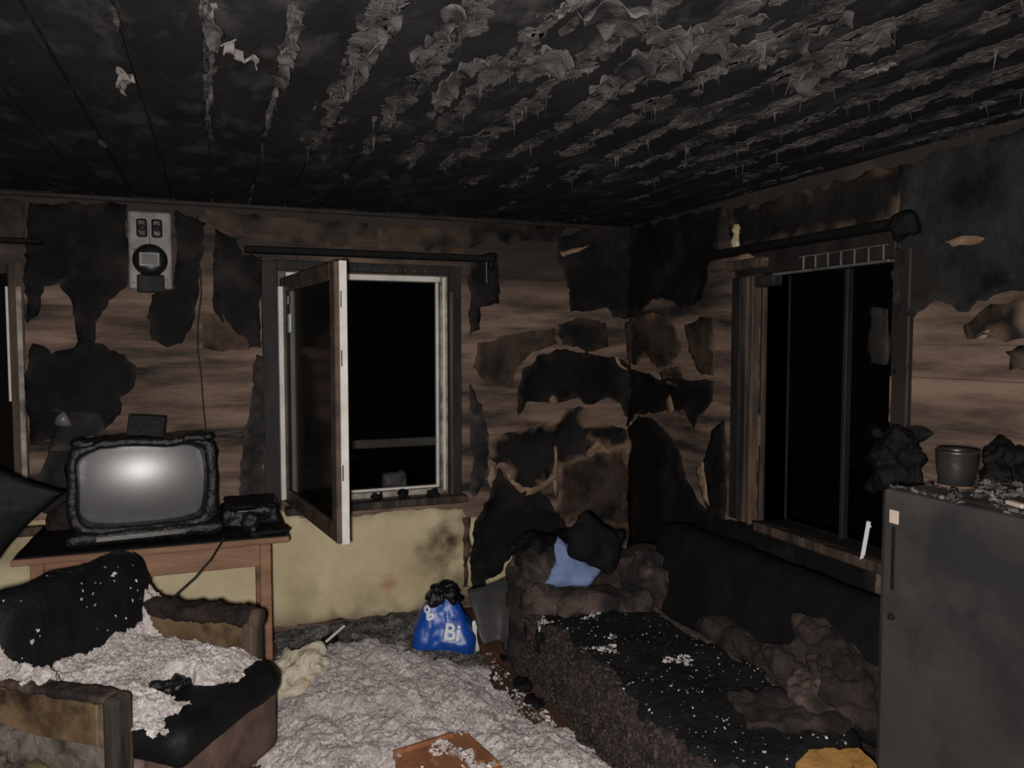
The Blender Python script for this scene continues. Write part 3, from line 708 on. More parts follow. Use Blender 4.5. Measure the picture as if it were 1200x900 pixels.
# ------------------------------------------------------------------ table with television
TX0, TX1, TY0, TY1, TZ = -.82, .29, 3.655, 4.30, .735
tb = thing('table', 'brown wooden table with blackened top standing under the television', 'table', ((TX0 + TX1) / 2, (TY0 + TY1) / 2, 0))
put('table_top', box((TX0, TY0, TZ - .028), (TX1, TY1, TZ), .004), 'wood', tb)
put('soot_layer', soft(((TX1 - TX0) / 2 - .006, (TY1 - TY0) / 2 - .006, .006), .005, .04, .003, 14, 3), 'char', tb, local=True).location = (0, 0, TZ + .002)
AX = .11
put('apron', box((TX0 + AX, TY0 + .05, TZ - .14), (TX1 - AX - .02, TY0 + .07, TZ - .028), .003), 'wood', tb)
put('apron', box((TX0 + AX, TY1 - .07, TZ - .14), (TX1 - AX - .02, TY1 - .05, TZ - .028), .003), 'wood', tb)
for xx in (TX0 + AX - .03, TX1 - AX + .0):
    put('apron', box((xx, TY0 + .07, TZ - .14), (xx + .02, TY1 - .07, TZ - .028), .003), 'wood', tb)
for xx in (TX0 + AX - .05, TX1 - AX - .02):
    for yy in (TY0 + .04, TY1 - .09):
        put('leg', box((xx, yy, 0), (xx + .05, yy + .05, TZ - .028), .004), 'wood', tb)

tv = thing('television', 'heat-warped old tube television with a dusty grey screen', 'television', (-.315, 3.745, TZ + .009), math.radians(6))
def superel(t, hx, hz, n):
    c_, s_ = math.cos(t), math.sin(t)
    return (math.copysign(abs(c_) ** (2 / n), c_) * hx, math.copysign(abs(s_) ** (2 / n), s_) * hz)
TW, THh, tcz = .305, .225, .255
def tv_ring(prof, N=96, amp=.0, seed=0):
    V, Fc = [], []
    for j, (s_, yy) in enumerate(prof):
        for k in range(N):
            t = 2 * math.pi * k / N
            ox, oz = superel(t, TW, THh, 6); ix, iz = superel(t, .247, .174, 6)
            iz += .006; ix -= .006
            X = ox * (1 - s_) + ix * s_; Z = oz * (1 - s_) + iz * s_
            q = Vector((X * 7, yy * 7, Z * 7 + seed)); m_ = amp * fbm(q, 3)
            # the top has sagged over the tube
            sag = -.026 * max(0, Z / THh) * (.4 + abs(noise.noise(Vector((X * 6, 2, seed)))) * 1.6)
            V.append((X + m_, yy + .6 * m_, Z + tcz + sag + m_ * .7))
    n = len(prof)
    for j in range(n - 1):
        for k in range(N): Fc.append((j * N + k, j * N + (k + 1) % N, (j + 1) * N + (k + 1) % N, (j + 1) * N + k))
    return V, Fc
V, Fc = tv_ring([(0, .16), (0, .08), (0, .02), (.05, .006), (.12, .001), (.5, -.002), (.82, .004), (.88, .02), (1.0, .034), (1.02, .06)], 160, .011, 4)
put('bezel', pyd(V, Fc), 'char_wet', tv, local=True, smooth=True)
# rear shell
V, Fc = [], []
prof = [(1, 1, .15, 0), (1, 1, .2, 0), (.94, .95, .25, -.01), (.8, .8, .33, -.03), (.66, .66, .41, -.05), (.6, .6, .43, -.06), (.0, .0, .432, -.06)]
N = 64
for sx, sz, yy, dz in prof:
    for k in range(N):
        X, Z = superel(2 * math.pi * k / N, TW * sx, THh * sz, 6)
        m_ = .02 * fbm(Vector((X * 6, yy * 6, Z * 6)), 3)
        V.append((X + m_, yy, Z + tcz + dz * .5 - .02 * max(0, Z / THh) + m_))
for j in range(len(prof) - 1):
    for k in range(N): Fc.append((j * N + k, j * N + (k + 1) % N, (j + 1) * N + (k + 1) % N, (j + 1) * N + k))
put('rear_shell', pyd(V, Fc), 'char_wet', tv, local=True, smooth=True)
# convex picture tube
V, Fc = [], []; n1, n2 = 40, 30; SX, SZ = .262, .192
for i in range(n1 + 1):
    for j in range(n2 + 1):
        X = -SX + 2 * SX * i / n1; Z = -SZ + 2 * SZ * j / n2
        V.append((X, .008 + .045 * ((X / SX) ** 2) * .9 + .04 * ((Z / SZ) ** 2), Z + tcz + .004))
for i in range(n1):
    for j in range(n2):
        q = i * (n2 + 1) + j; Fc.append((q, q + n2 + 1, q + n2 + 2, q + 1))
put('screen', pyd(V, Fc), 'screen', tv, local=True, smooth=True)
# control ledge under the tube
put('front_ledge', xform(soft((.325, .06, .032), .022, .02, .012, 9, 5), TR((0.0, .035, .036))), 'char_wet', tv, local=True, smooth=True)
put('control_flap', box((-.2, -.032, .028), (.16, -.026, .05), .003), 'metal', tv, local=True)
put('foot', box((-.25, .06, 0), (-.19, .3, .03), .004), 'char', tv, local=True)
put('foot', box((.19, .06, 0), (.25, .3, .03), .004), 'char', tv, local=True)
for k, (sx, r_) in enumerate(((.2, .03), (.25, .022), (-.24, .026), (.15, .02), (-.1, .018))):
    put('plastic_blister', xform(soft((r_ * 1.8, r_, r_ * .8), r_ * .75, .01, .01, 24, k + 3), TR((sx, .02, tcz + .196))), 'char_wet', tv, local=True, smooth=True)

pb = on(170, 507, 1, 3.86)
bx = thing('set_top_box', 'small flat black box propped on top of the television', 'box', (pb.x, 3.86, TZ + .455))
put('case', xform(box((-.078, -.014, 0), (.078, .014, .105), .004), TR((0, 0, 0.008), rx=math.radians(-24), ry=math.radians(5))), 'black_plastic', bx, local=True)
put('stand', box((-.06, -.035, -.005), (.07, .03, .008), .003), 'wood', bx, local=True)

tp = on(290, 605, 2, TZ)
rd = thing('melted_appliance', 'melted black appliance on the right end of the table beside the television', 'appliance', (.13, 3.98, TZ + .008))
put('body', xform(soft((.13, .1, .045), .02, .014, .02, 10, 21, .006, 40), TR((0, 0, .045))), 'char_wet', rd, local=True, smooth=True)
put('lid', xform(soft((.12, .085, .008), .007, .02, .01, 12, 22), TR((.0, .01, .1), rx=.12)), 'char', rd, local=True, smooth=True)
put('metal_strip', box((-.06, -.107, .075), (.09, -.1, .082), .002), 'metal', rd, local=True)
tag(put('charred_lump', xform(soft((.045, .04, .05), .036, .012, .025, 16, 25), TR((.12, 3.76, TZ + .05))), 'char_wet', smooth=True),
    'small black melted lump on the front right corner of the table', 'debris')
tag(put('charred_scrap', xform(soft((.09, .05, .012), .011, .014, .012, 18, 26), TR((.2, 3.72, TZ + .02), rz=.3)), 'char', smooth=True),
    'flat black burnt scrap at the right edge of the table top', 'debris')
tag(put('crumpled_cloth', xform(soft((.12, .06, .055), .05, .014, .05, 9, 33), TR((-.66, 4.18, TZ + .062), rz=.2)), 'plush_dark', smooth=True),
    'dark crumpled rag on the table behind the left side of the television', 'cloth')
q = Bk(95, 492)
sheet('hanging_wallpaper', [(q[0] - .13, q[1] - .14), (q[0] + .13, q[1] - .15), (q[0] + .1, q[1] + .03), (q[0] - .02, q[1] + .05), (q[0] - .1, q[1] + .07)], 'B', 'paper_grey', wall_back, seed=50,
      off=.03, curl=.11, tear=.4, wrinkle=.02)
q = Bk(78, 488)
sheet('torn_paper_tip', [(q[0] - .03, q[1] - .03), (q[0] + .045, q[1] - .035), (q[0] + .01, q[1] + .035), (q[0] - .015, q[1] + .02)], 'B', 'metal', wall_back, seed=51, off=.12, curl=.02, amp=.006)

# flex hanging from the table
P = [on(262, 632, 1, 3.63), on(248, 655, 1, 3.6), on(240, 664, 1, 3.58), on(228, 678, 1, 3.56), on(208, 696, 1, 3.52), on(190, 712, 1, 3.48), on(176, 742, 1, 3.44), on(170, 800, 1, 3.4)]
P[0].z = max(P[0].z, TZ + .01)
tag(put('power_cord', tube([(.0, 3.72, TZ + .016)] + P, .0055), 'black_plastic', smooth=True), 'thin black power cord dropping from the table towards the armchair', 'cord')

# ------------------------------------------------------------------ chair outside the frame carrying the black cushion
wc = thing('wooden_chair', 'charred wooden chair at the left edge, carrying the black cushion', 'chair', (-1.24, 3.42, 0))
put('seat', box((-.2, -.2, .42), (.2, .2, .45), .01), 'casing', wc, local=True)
for sx in (-.17, .17):
    put('leg', box((sx - .02, -.19, 0), (sx + .02, -.15, .42), .004), 'casing', wc, local=True)
    put('leg', box((sx - .02, .15, 0), (sx + .02, .19, .9), .004), 'casing', wc, local=True)
put('backrest', box((-.2, .155, .62), (.2, .185, .9), .01), 'casing', wc, local=True)
def cushion_mesh(hx, hy, ht, seed, n=30):
    """pillow with drawn-out pointed corners and slack sides"""
    V, Fc = [], []
    for sgn in (1, -1):
        o = len(V)
        for i in range(n + 1):
            for j in range(n + 1):
                u, v = -1 + 2 * i / n, -1 + 2 * j / n
                x_ = hx * u * (1 - .16 * (1 - v * v)); y_ = hy * v * (1 - .16 * (1 - u * u))
                z_ = sgn * ht * ((1 - u * u) * (1 - v * v)) ** .55
                z_ += .012 * fbm(Vector((x_ * 9, y_ * 9, seed)), 3)
                V.append((x_, y_, z_))
        for i in range(n):
            for j in range(n):
                q = o + i * (n + 1) + j; f_ = (q, q + n + 1, q + n + 2, q + 1); Fc.append(f_ if sgn > 0 else f_[::-1])
    me = pyd(V, Fc); bm = bmesh.new(); bm.from_mesh(me); bmesh.ops.remove_doubles(bm, verts=bm.verts, dist=1e-5); bm.to_mesh(me); bm.free(); return me
me = cushion_mesh(.27, .27, .06, 41)
tip = on(74, 577, 1, 3.42)
cm = Matrix.Translation((tip.x - .37, 3.42, tip.z - .06)) @ Matrix.Rotation(math.radians(8), 4, 'Z') @ Matrix.Rotation(math.radians(90), 4, 'X') @ Matrix.Rotation(math.radians(53), 4, 'Z')
tag(put('cushion', xform(me, cm), 'vinyl', smooth=True), 'black burnt cushion with a pointed corner jutting in at the left edge', 'cushion')

# pale board below it
tag(put('board', xform(box((-.26, -.03, -.012), (.26, .03, .012), .003), TR((-.88, 3.50, .615), ry=-.03, rz=.08)), 'white_dirty'), 'pale board poking in at the left edge just below the table', 'board')

# ------------------------------------------------------------------ armchair
AC = Vector((-.31, 2.93, 0)); AR = math.radians(-37)
ac = thing('armchair', 'burnt upholstered armchair with black seat and back, wooden armrest panels', 'armchair', AC, AR)
put('seat_base', xform(soft((.29, .295, .1), .02, .04, .004, 8, 2), TR((0, 0, .26))), 'seat_front', ac, local=True, smooth=True)
cush = xform(soft((.37, .292, .066), .062, .022, .012, 6, 6, .0015, 40), TR((.07, 0, .402)))
put('seat_cushion', cush, 'vinyl', ac, local=True, smooth=True)
bk = xform(soft((.08, .365, .235), .075, .025, .02, 6, 8, .003, 30), TR((-.285, .03, .575), ry=math.radians(-10)))
back = put('backrest', bk, 'vinyl', ac, local=True, smooth=True)
for s, mt in ((1, 'arm_wood'), (-1, 'arm_fabric')):
    y_ = s * .335
    pn = put('armrest', box((-.27, y_ - .025, .2), (.25, y_ + .025, .57), .008), mt, ac, local=True)
    if s > 0:
        put('arm_pad', xform(soft((.28, .042, .03), .026, .012, .018, 14, 30 + s, .01, 55), TR((-.0, y_, .588))), 'plush_dark', pn, local=True, smooth=True)
        put('arm_scroll', xform(lathe([(.005, -.025), (.036, -.025), (.04, 0), (.036, .025), (.005, .025)], 24), TR((.275, y_, .585), ry=math.pi / 2)), 'casing_brown', pn, local=True, smooth=True)
    else:
        put('arm_pad', xform(soft((.27, .036, .014), .013, .012, .008, 14, 30 + s), TR((-.02, y_, .578))), 'casing_brown', pn, local=True, smooth=True)
        put('arm_board', box((-.26, y_ - .036, .44), (.22, y_ - .025, .565), .004), 'arm_wood', pn, local=True)
    put('arm_post', box((.235, y_ - .037, .12), (.29, y_ + .037, .59), .016, 2), 'casing_brown', pn, local=True)
put('front_panel', box((.29, -.285, .13), (.405, .285, .37), .03, 3), 'seat_front', ac, local=True)
for sx in (-.24, .25):
    for sy in (-.28, .28): put('leg', box((sx - .022, sy - .022, 0), (sx + .022, sy + .022, .18), .004), 'casing_brown', ac, local=True)
# soaked lumps on the outside of the near arm
for k in range(7):
    put('fabric_rosette', xform(soft((.045, .02, .045), .019, .012, .02, 18, 50 + k), TR((-.24 + .075 * (k % 4) + .03 * (k > 3), -.37, .3 + .1 * (k // 4) + .015 * (k % 2)))), 'arm_fabric', ac, local=True, smooth=True)
# ash flecks on the back
P, Nn = mesh_scatter(bk, 260, -1, lambda p: p[0] > -.36 and noise.noise(Vector(p) * 9) > .0)
put('ash_flecks', flake_mesh([flakes(P, Nn, .003, .012, .001, (.2, .9), .4)]), 'fluff', ac, local=True, kind='stuff')

# ------------------------------------------------------------------ white fluff: heaps on the armchair and the floor
def heap(fn, x0, x1, y0, y1, step, mtx=None, n_flk=9000, smin=.006, smax=.024, tone=(0, 1)):
    nx, ny = int((x1 - x0) / step), int((y1 - y0) / step)
    H = {}; V = []; Fc = []
    for i in range(nx + 1):
        for j in range(ny + 1):
            X, Y = x0 + i * step, y0 + j * step; h = fn(X, Y)
            if h is not None: H[i, j] = len(V); V.append((X, Y, h))
    for i in range(nx):
        for j in range(ny):
            q = [(i, j), (i + 1, j), (i + 1, j + 1), (i, j + 1)]
            if all(k in H for k in q): Fc.append(tuple(H[k] for k in q))
    me = pyd(V, Fc)
    P, Nn = mesh_scatter(me, n_flk, -1)
    base = (np.array(V), [], rng.uniform(.2, .8, len(V)))
    fl = flakes(P, Nn, smin, smax, .0005, tone, .75)
    cl_ = np.array([noise.noise(Vector(p) * 11) for p in P]); fl = (fl[0], fl[1], np.clip(fl[2] * .75 + np.repeat(cl_, 4) * .55, 0, 1))
    Vs = np.concatenate([np.array(V), fl[0]]); Fs = Fc + (fl[1] + len(V)).tolist()
    out = pyd(Vs.tolist(), Fs)
    out.attributes.new('tone', 'FLOAT', 'POINT').data.foreach_set('value', np.concatenate([base[2], fl[2]]).astype(np.float32))
    bpy.data.meshes.remove(me)
    return out
def seat_h(X, Y):
    q = Vector((X * 5, Y * 5, 1.7))
    edge = .345 + .07 * fbm(q * 1.2, 3)
    m_ = min(edge - X, (.37 if X < (.02 if Y < 0 else -.17) else .30) - abs(Y) + .03 * noise.noise(q * 3), X + .30)
    if m_ < -.005: return None
    hole = max(0, 1 - math.hypot((X - .20) * 1.25, Y + .04) / .095)
    base = .466 - max(0, X) * .02
    arm = .135 * max(0, min(1, (abs(Y) - .275) / .04)) * max(0, min(1, ((.10 if Y < 0 else -.12) - X) / .05)) if (abs(Y) > .275) else 0
    backh = .10 * max(0, (-.17 - X) / .12)
    return base + min(.055, m_ * .5) + .022 * fbm(q * 2.2, 4) + .01 * noise.noise(q * 9) + arm + backh - .10 * min(1, hole * 1.8) ** .7
fl = put('fluff_heap', heap(seat_h, -.30, .44, -.40, .40, .012, n_flk=24000, smin=.002, smax=.0105), 'fluff', kind='stuff')
fl.location = AC; fl.rotation_euler = (0, 0, AR)
tag(fl, 'white fluffy filling heaped over the seat of the burnt armchair', 'debris')
hl = thing('burnt_wad', 'small blue-black burnt wad in the hollow of the white fluff on the armchair', 'debris', AC, AR)
for k in range(5):
    put('clump', xform(soft((.03, .022, .014), .013, .01, .02, 22, 80 + k), TR((.20 + .03 * math.cos(k * 1.7), -.04 + .04 * math.sin(k * 1.7), .478))), 'char_wet', hl, local=True, smooth=True)

FL = [on(*q, 2, .03) for q in ((300, 905), (300, 790), (350, 765), (400, 752), (440, 742), (492, 752), (520, 772), (575, 778), (592, 800), (606, 828), (650, 850), (720, 876), (760, 905))]
FP = [(p.x, p.y) for p in FL] + [(1.3, 1.7), (-.3, 1.7)]
FA = np.array(FP); FB = np.roll(FA, -1, 0)
def floor_h(X, Y):
    ins = inside((X, Y), FP); d = edge_dist(np.array((X, Y)), FA, FB) * (1 if ins else -1)
    q = Vector((X * 3, Y * 3, 9.1))
    d += .06 * fbm(q * 1.6, 3)
    if d < 0: return None
    grey = 1
    return .006 + min(.085, d * .35) + .035 * (fbm(q, 4) + .2) * min(1, d * 6) + .022 * noise.noise(q * 5) + .014 * noise.noise(q * 13) + .006 * noise.noise(q * 31)
ff = put('fluff_carpet', heap(floor_h, -.5, 1.75, 1.9, 4.2, .016, n_flk=120000, smin=.0025, smax=.0105), 'fluff', kind='stuff')
tag(ff, 'thick layer of white fluffy filling strewn across the floor before the window', 'debris')
# grey ash rim along the wall and round the bag
def ash_h(X, Y):
    d = min(Y - 3.55 - .12 * fbm(Vector((X * 4, Y * 4, 2)), 3), YB - .03 - Y, 1.25 - X, X - .25)
    if d < 0: return None
    q = Vector((X * 5, Y * 5, 4))
    return .004 + min(.05, d * .3) + .03 * max(0, fbm(q, 3) + .2) * min(1, d * 8)
af = put('ash_drift', heap(ash_h, .2, 1.35, 3.4, 4.43, .02, n_flk=7000, smin=.005, smax=.022), 'ash', kind='stuff')
tag(af, 'grey ash drifted along the foot of the cream wall', 'debris')
# loose flakes near the sofa
P = np.array([(*on(px, py, 2, .004)[:2], .004) for px, py in zip(rng.normal(640, 45, 700), rng.normal(835, 28, 700)) if py < 905])
P = P[P[:, 0] < 1.33]
lf = put('loose_flakes', flake_mesh([flakes(P, np.tile((0, 0, 1.), (len(P), 1)), .004, .02, .001, (.0, .9), .8)]), 'fluff', kind='stuff')
tag(lf, 'loose pale flakes scattered on the brown floor in front of the sofa', 'debris')

P = rng.uniform((-.5, 1.9), (1.75, 4.2), (26000, 2))
def straggle(p):
    if inside(p, FP): return False
    d = edge_dist(p, FA, FB); return d < .22 and random.random() < .55 * (1 - d / .22) ** 2 and p[0] < 1.29 + .02 * random.random()
P = np.array([(p[0], p[1], .012) for p in P if straggle(p)])
sg = put('loose_flakes', flake_mesh([flakes(P, np.tile((0, 0, 1.), (len(P), 1)), .003, .014, .001, (.0, .9), .9)]), 'fluff', kind='stuff')
tag(sg, 'loose pale flakes along the ragged edge of the fluff on the floor', 'debris')

# burnt scraps on the floor
for k, (px, py, hx, hy, hz, mt, lb) in enumerate([
        (420, 782, .03, .02, .02, 'char', 'small black cinder on the fluff below the window sash'),
        (612, 800, .06, .04, .014, 'char', 'flat black scrap on the brown floor beside the sofa'),
        (628, 822, .05, .035, .016, 'char', 'flat black scrap in the fluff beside the sofa, nearer the camera'),
        (600, 770, .06, .03, .012, 'char', 'flat black scrap on the brown floor right of the blue bag'),
        (386, 750, .05, .03, .03, 'char', 'black charred lump by the cream wall under the sash')]):
    p = on(px, py, 2, .0); z_ = .02 if k not in (0, 4) else .07
    p = on(px, py, 2, z_)
    tag(put('cinder', xform(soft((hx, hy, hz), hz * .9, .012, .02, 20, 90 + k), TR((p.x, p.y, z_), rz=k)), mt, smooth=True), lb, 'debris')
a = on(382, 752, 2, .08); b = on(404, 733, 2, .16)
tag(put('white_stick', tube([a, (a + b) / 2, b], .007, 6), 'white'), 'short white stick leaning up in the ash by the cream wall', 'stick')
a = on(314, 782, 2, .12); b = on(330, 772, 2, .16)
tag(put('metal_rod', tube([a, (a + b) / 2 + Vector((0, 0, .003)), b + Vector((.03, .04, .01))], .005, 6), 'metal'), 'short pale rod beside the table leg and armchair', 'stick')

# cream cloth bundle beside the armchair
p = on(352, 790, 2, .1)
cb = thing('cloth_bundle', 'crumpled cream cloth bundle on the fluff beside the armchair', 'cloth', (p.x, p.y, .03))
put('cloth', xform(soft((.12, .10, .06), .05, .016, .06, 9, 61, .02, 21), TR((-.02, .02, .07), rx=.1, ry=-.2)), 'cream_cloth', cb, local=True)
put('fold', xform(soft((.08, .07, .045), .04, .016, .06, 10, 62, .018, 21), TR((.04, .05, .09), ry=.2)), 'cream_cloth', cb, local=True)
put('fold', xform(soft((.10, .08, .04), .03, .016, .06, 10, 63, .018, 21), TR((-.05, -.06, .04), ry=.2)), 'cream_cloth', cb, local=True)

# broken red-brown drawer board in the foreground
p = on(515, 885, 2, .12)
bd = thing('broken_drawer', 'broken red-brown wooden drawer lying in the fluff at the bottom', 'drawer', (p.x, p.y - .05, .03), math.radians(12))
put('front_board', box((-.14, -.16, .0), (.16, -.14, .10), .003), 'wood_red', bd, local=True)
put('top_board', xform(box((-.14, -.14, -.008), (.16, .12, .008), .003), TR((0, 0, .1), rx=.03)), 'wood_red', bd, local=True)
put('side_board', box((-.14, -.14, 0), (-.122, .11, .092), .003), 'wood_red', bd, local=True)
put('rim', box((-.145, .1, .09), (.1, .118, .125), .003), 'wood_red', bd, local=True)
P = np.stack([rng.uniform(-.14, .16, 900), rng.uniform(-.15, .12, 900), np.full(900, .112)], 1)
P = P[[noise.noise(Vector((a_ * 9, b_ * 9, 3))) > .12 for a_, b_, _ in P]]
put('fluff_flecks', flake_mesh([flakes(P, np.tile((0, 0, 1.), (len(P), 1)), .004, .016, .001, (.1, 1))]), 'fluff', bd, local=True, kind='stuff')

# ------------------------------------------------------------------ blue carrier bag
bp = on(525, 770, 2, .02)
bg = thing('carrier_bag', 'blue plastic carrier bag with white lettering and a burnt knotted top', 'bag', (bp.x, bp.y + .1, 0), -YAW + .1)
def bag_shape(p):
    t = max(0, min(1, (p.z + .15) / .3))
    k = 1.0 - .6 * t ** 1.35
    p.x = p.x * k + .0 * t; p.y = p.y * k
    return p
bm_ = soft((.178, .125, .155), .09, .012, .022, 7, 15, .003, 26, droop=bag_shape)
xform(bm_, TR((0, 0, .165), ry=-.06))
put('bag_body', bm_, 'blue', bg, local=True, smooth=True)
top = put('burnt_top', xform(soft((.068, .06, .04), .036, .009, .05, 16, 16, .014, 40), TR((-.0, 0, .325), ry=.15)), 'char_wet', bg, local=True, smooth=True)
for k in range(5):
    a_ = k * 1.3
    put('burnt_fold', xform(soft((.035, .02, .03), .018, .008, .03, 20, 60 + k), TR((.05 * math.cos(a_) + .01, .04 * math.sin(a_) - .02, .315 + .02 * math.sin(k * 2)))), 'char_wet', bg, local=True, smooth=True)
bvh = BVHTree.FromPolygons([v.co.copy() for v in bm_.vertices], [tuple(f.vertices) for f in bm_.polygons])
def lettering(txt, size, X, Z, rot, name):
    cu = bpy.data.curves.new('t', 'FONT'); cu.body = txt; cu.size = size; cu.offset = size * .018; cu.resolution_u = 4
    ob = bpy.data.objects.new('t', cu); COL.objects.link(ob)
    dg = bpy.context.evaluated_depsgraph_get(); me = bpy.data.meshes.new_from_object(ob.evaluated_get(dg))
    bpy.data.objects.remove(ob)
    b2 = bmesh.new(); b2.from_mesh(me); bmesh.ops.triangulate(b2, faces=b2.faces)
    bmesh.ops.subdivide_edges(b2, edges=[e for e in b2.edges if e.calc_length() > .012], cuts=2, use_grid_fill=True)
    for v in b2.verts:
        c_, s_ = math.cos(rot), math.sin(rot)
        u, z_ = X + v.co.x * c_ - v.co.y * s_, Z + v.co.x * s_ + v.co.y * c_
        h = bvh.ray_cast(Vector((u, -1, z_)), Vector((0, 1, 0)))
        v.co = (u, (h[0].y if h[0] else -.1) - .003, z_)
    b2.to_mesh(me); b2.free(); me.materials.clear()
    put(name, me, 'ink', bg, local=True)
lettering('Bi', .11, .0, .12, -.16, 'printed_letters')
lettering('g', .095, -.085, .225, .45, 'printed_letters')
for k in range(5):      # a line of print too small to read
    u = .0 + k * .014; h = bvh.ray_cast(Vector((u, -1, .112 - k * .002)), Vector((0, 1, 0)))
    if h[0]: put('small_print', box((u, h[0].y - .004, .106 - k * .002), (u + .009, h[0].y + .001, .115 - k * .002), .001), 'ink', bg, local=True)
put('handle_strip', xform(soft((.012, .006, .085), .0055, .01, .012, 14, 70), TR((.168, -.03, .10), ry=-.12)), 'white', bg, local=True, smooth=True)

# ------------------------------------------------------------------ sofa
so = thing('sofa', 'charred sofa with black seat and backrest along the window wall', 'sofa', (1.8, 2.57, 0))
put('base', box((1.36, 1.79, .04), (2.3, 3.36, .26), .01), 'plush_dark', so)
seat = xform(soft((.29, .795, .10), .06, .025, .03, 4.5, 12, .008, 26), TR((1.60, 2.58, .305)))
put('seat', seat.copy(), 'mattress', so, smooth=True)
sfm = xform(soft((.035, .79, .16), .03, .018, .03, 7, 13, .012, 34), TR((1.335, 2.57, .235)))
put('seat_front', sfm.copy(), 'plush_dark', so, smooth=True)
bkr = xform(soft((.10, .76, .23), .08, .035, .02, 4, 14, .003, 25), TR((2.08, 2.55, .52), ry=math.radians(17)))
put('backrest', bkr, 'soot', so, smooth=True)
put('piping', tube([(1.865 + .012 * noise.noise(Vector((0, y_ * 3, 0))), y_, .395 + .012 * noise.noise(Vector((4, y_ * 4, 0)))) for y_ in np.linspace(1.85, 3.12, 50)], .016, 7), 'plush', so, smooth=True)
put('armrest', xform(soft((.44, .1, .25), .08, .025, .035, 5, 16, .01, 28), TR((1.70, 3.38, .33))), 'plush_dark', so, smooth=True)
P, Nn = mesh_scatter(seat, 9000, .5, lambda p: (noise.noise(Vector((p[0] * 5, p[1] * 5, 3))) + .6 * noise.noise(Vector((p[0] * 17, p[1] * 17, 1)))) > .46 and p[0] < 1.72)
P2, N2 = mesh_scatter(seat, 500, .5)
put('ash_flecks', flake_mesh([flakes(P, Nn, .003, .015, .001, (.1, .8)), flakes(P2, N2, .002, .007, .001, (0, .6))]), 'fluff', so, kind='stuff')

P, Nn = mesh_scatter(sfm, 22000, -1, lambda p: p[0] < 1.36)
put('scorched_tufts', flake_mesh([flakes(P, Nn, .002, .011, .001, (0, .5), 1.6)]), 'tuft', so, kind='stuff')

# bedding on the far end of the sofa
bl = thing('blanket', 'scorched brown plush blanket bundled on the far arm of the sofa', 'blanket', (1.62, 3.33, .4))
put('fold', xform(soft((.17, .13, .09), .08, .014, .06, 8, 42, .008, 40), TR((-.17, .02, .15), rz=.2)), 'plush', bl, local=True, smooth=True)
put('fold', xform(soft((.11, .09, .07), .06, .014, .05, 9, 43, .008, 40), TR((-.22, -.1, .06), rz=-.4)), 'plush', bl, local=True, smooth=True)
put('fold', xform(soft((.22, .1, .045), .04, .014, .04, 9, 44, .006, 44), TR((.02, -.18, .03), rz=-.25)), 'plush', bl, local=True, smooth=True)
put('charred_fold', xform(soft((.2, .1, .05), .045, .014, .05, 9, 45, .012, 34), TR((-.12, .08, .23), rz=.1)), 'char', bl, local=True, smooth=True)
put('fold', xform(soft((.1, .12, .13), .08, .014, .05, 8, 46, .01, 36), TR((.30, -.13, .08), rz=.3)), 'plush', bl, local=True, smooth=True)
YC = 3.09
poly = [on(*q, 1, YC) for q in ((640, 686), (648, 672), (655, 660), (656, 642), (662, 632), (676, 644), (692, 658), (716, 660), (704, 676), (684, 687), (662, 689))]
P = ragged([(q.x, q.z) for q in poly], .004, .012, 9); A = np.array(P); B_ = np.roll(A, -1, 0); n = len(P); pts = [Vector(q) for q in P]
for gx in np.arange(A[:, 0].min(), A[:, 0].max(), .014):
    for gz in np.arange(A[:, 1].min(), A[:, 1].max(), .014):
        if inside((gx, gz), P): pts.append(Vector((gx, gz)))
r_ = geometry.delaunay_2d_cdt(pts, [(i, (i + 1) % n) for i in range(n)], [list(range(n))], 1, 1e-6)
zlo = A[:, 1].min()
V = [(c_.x, YC + (c_.y - zlo) * .35 - .035 * min(1, edge_dist(np.array(c_), A, B_) / .03) - .02 * fbm(Vector((c_.x * 12, c_.y * 12, 2)), 3), c_.y) for c_ in r_[0]]
bc = put('blue_cloth', pyd(V, [tuple(f_) for f_ in r_[2]]), 'blue_cloth', smooth=True); sm = bc.modifiers.new('thickness', 'SOLIDIFY'); sm.thickness = .006
tag(bc, 'pale blue cloth showing between blanket and black pillow on the sofa', 'cloth')
p = on(699, 637, 1, 3.10)
pm = soft((.135, .10, .055), .05, .014, .03, 8, 48, .006, 30, pillow=.55)
tag(put('pillow', xform(pm, TR((p.x, 3.10, p.z), rx=1.15, ry=.5, rz=-.1)), 'soot', smooth=True), 'black charred pillow propped on the far arm of the sofa', 'pillow')
# dark plush bundles by the refrigerator
lp = thing('plush_bundle', 'scorched brown plush bundle on the sofa beside the refrigerator', 'blanket', (1.9, 2.03, .4))
for k, (dx, dy, dz, r_) in enumerate(((-.02, .10, .085, .085), (-.05, -.05, .05, .085), (.05, -.04, .13, .095), (.07, .08, .19, .07), (.03, -.13, .08, .1))):
    put('lump', xform(soft((r_, r_ * .95, r_ * .85), r_ * .7, .009, .05, 12, 100 + k, .012, 44), TR((dx, dy, dz), rz=k)), 'plush' if k == 1 else 'plush_dark', lp, local=True, smooth=True)
put('flat_fold', xform(soft((.06, .3, .05), .045, .014, .04, 8, 108, .008, 40), TR((.02, .38, .035), rz=-.05)), 'plush_dark', lp, local=True, smooth=True)
p = on(925, 836, 2, .42)
rg = xform(soft((.17, .11, .02), .018, .011, .03, 10, 110, .010, 36), TR((p.x, p.y, .43), rz=-.4))
tag(put('rag', rg, 'plush_dark', smooth=True), 'crumpled grey-brown rag on the sofa seat below the plush bundle', 'cloth')
p = on(975, 886, 2, .44)
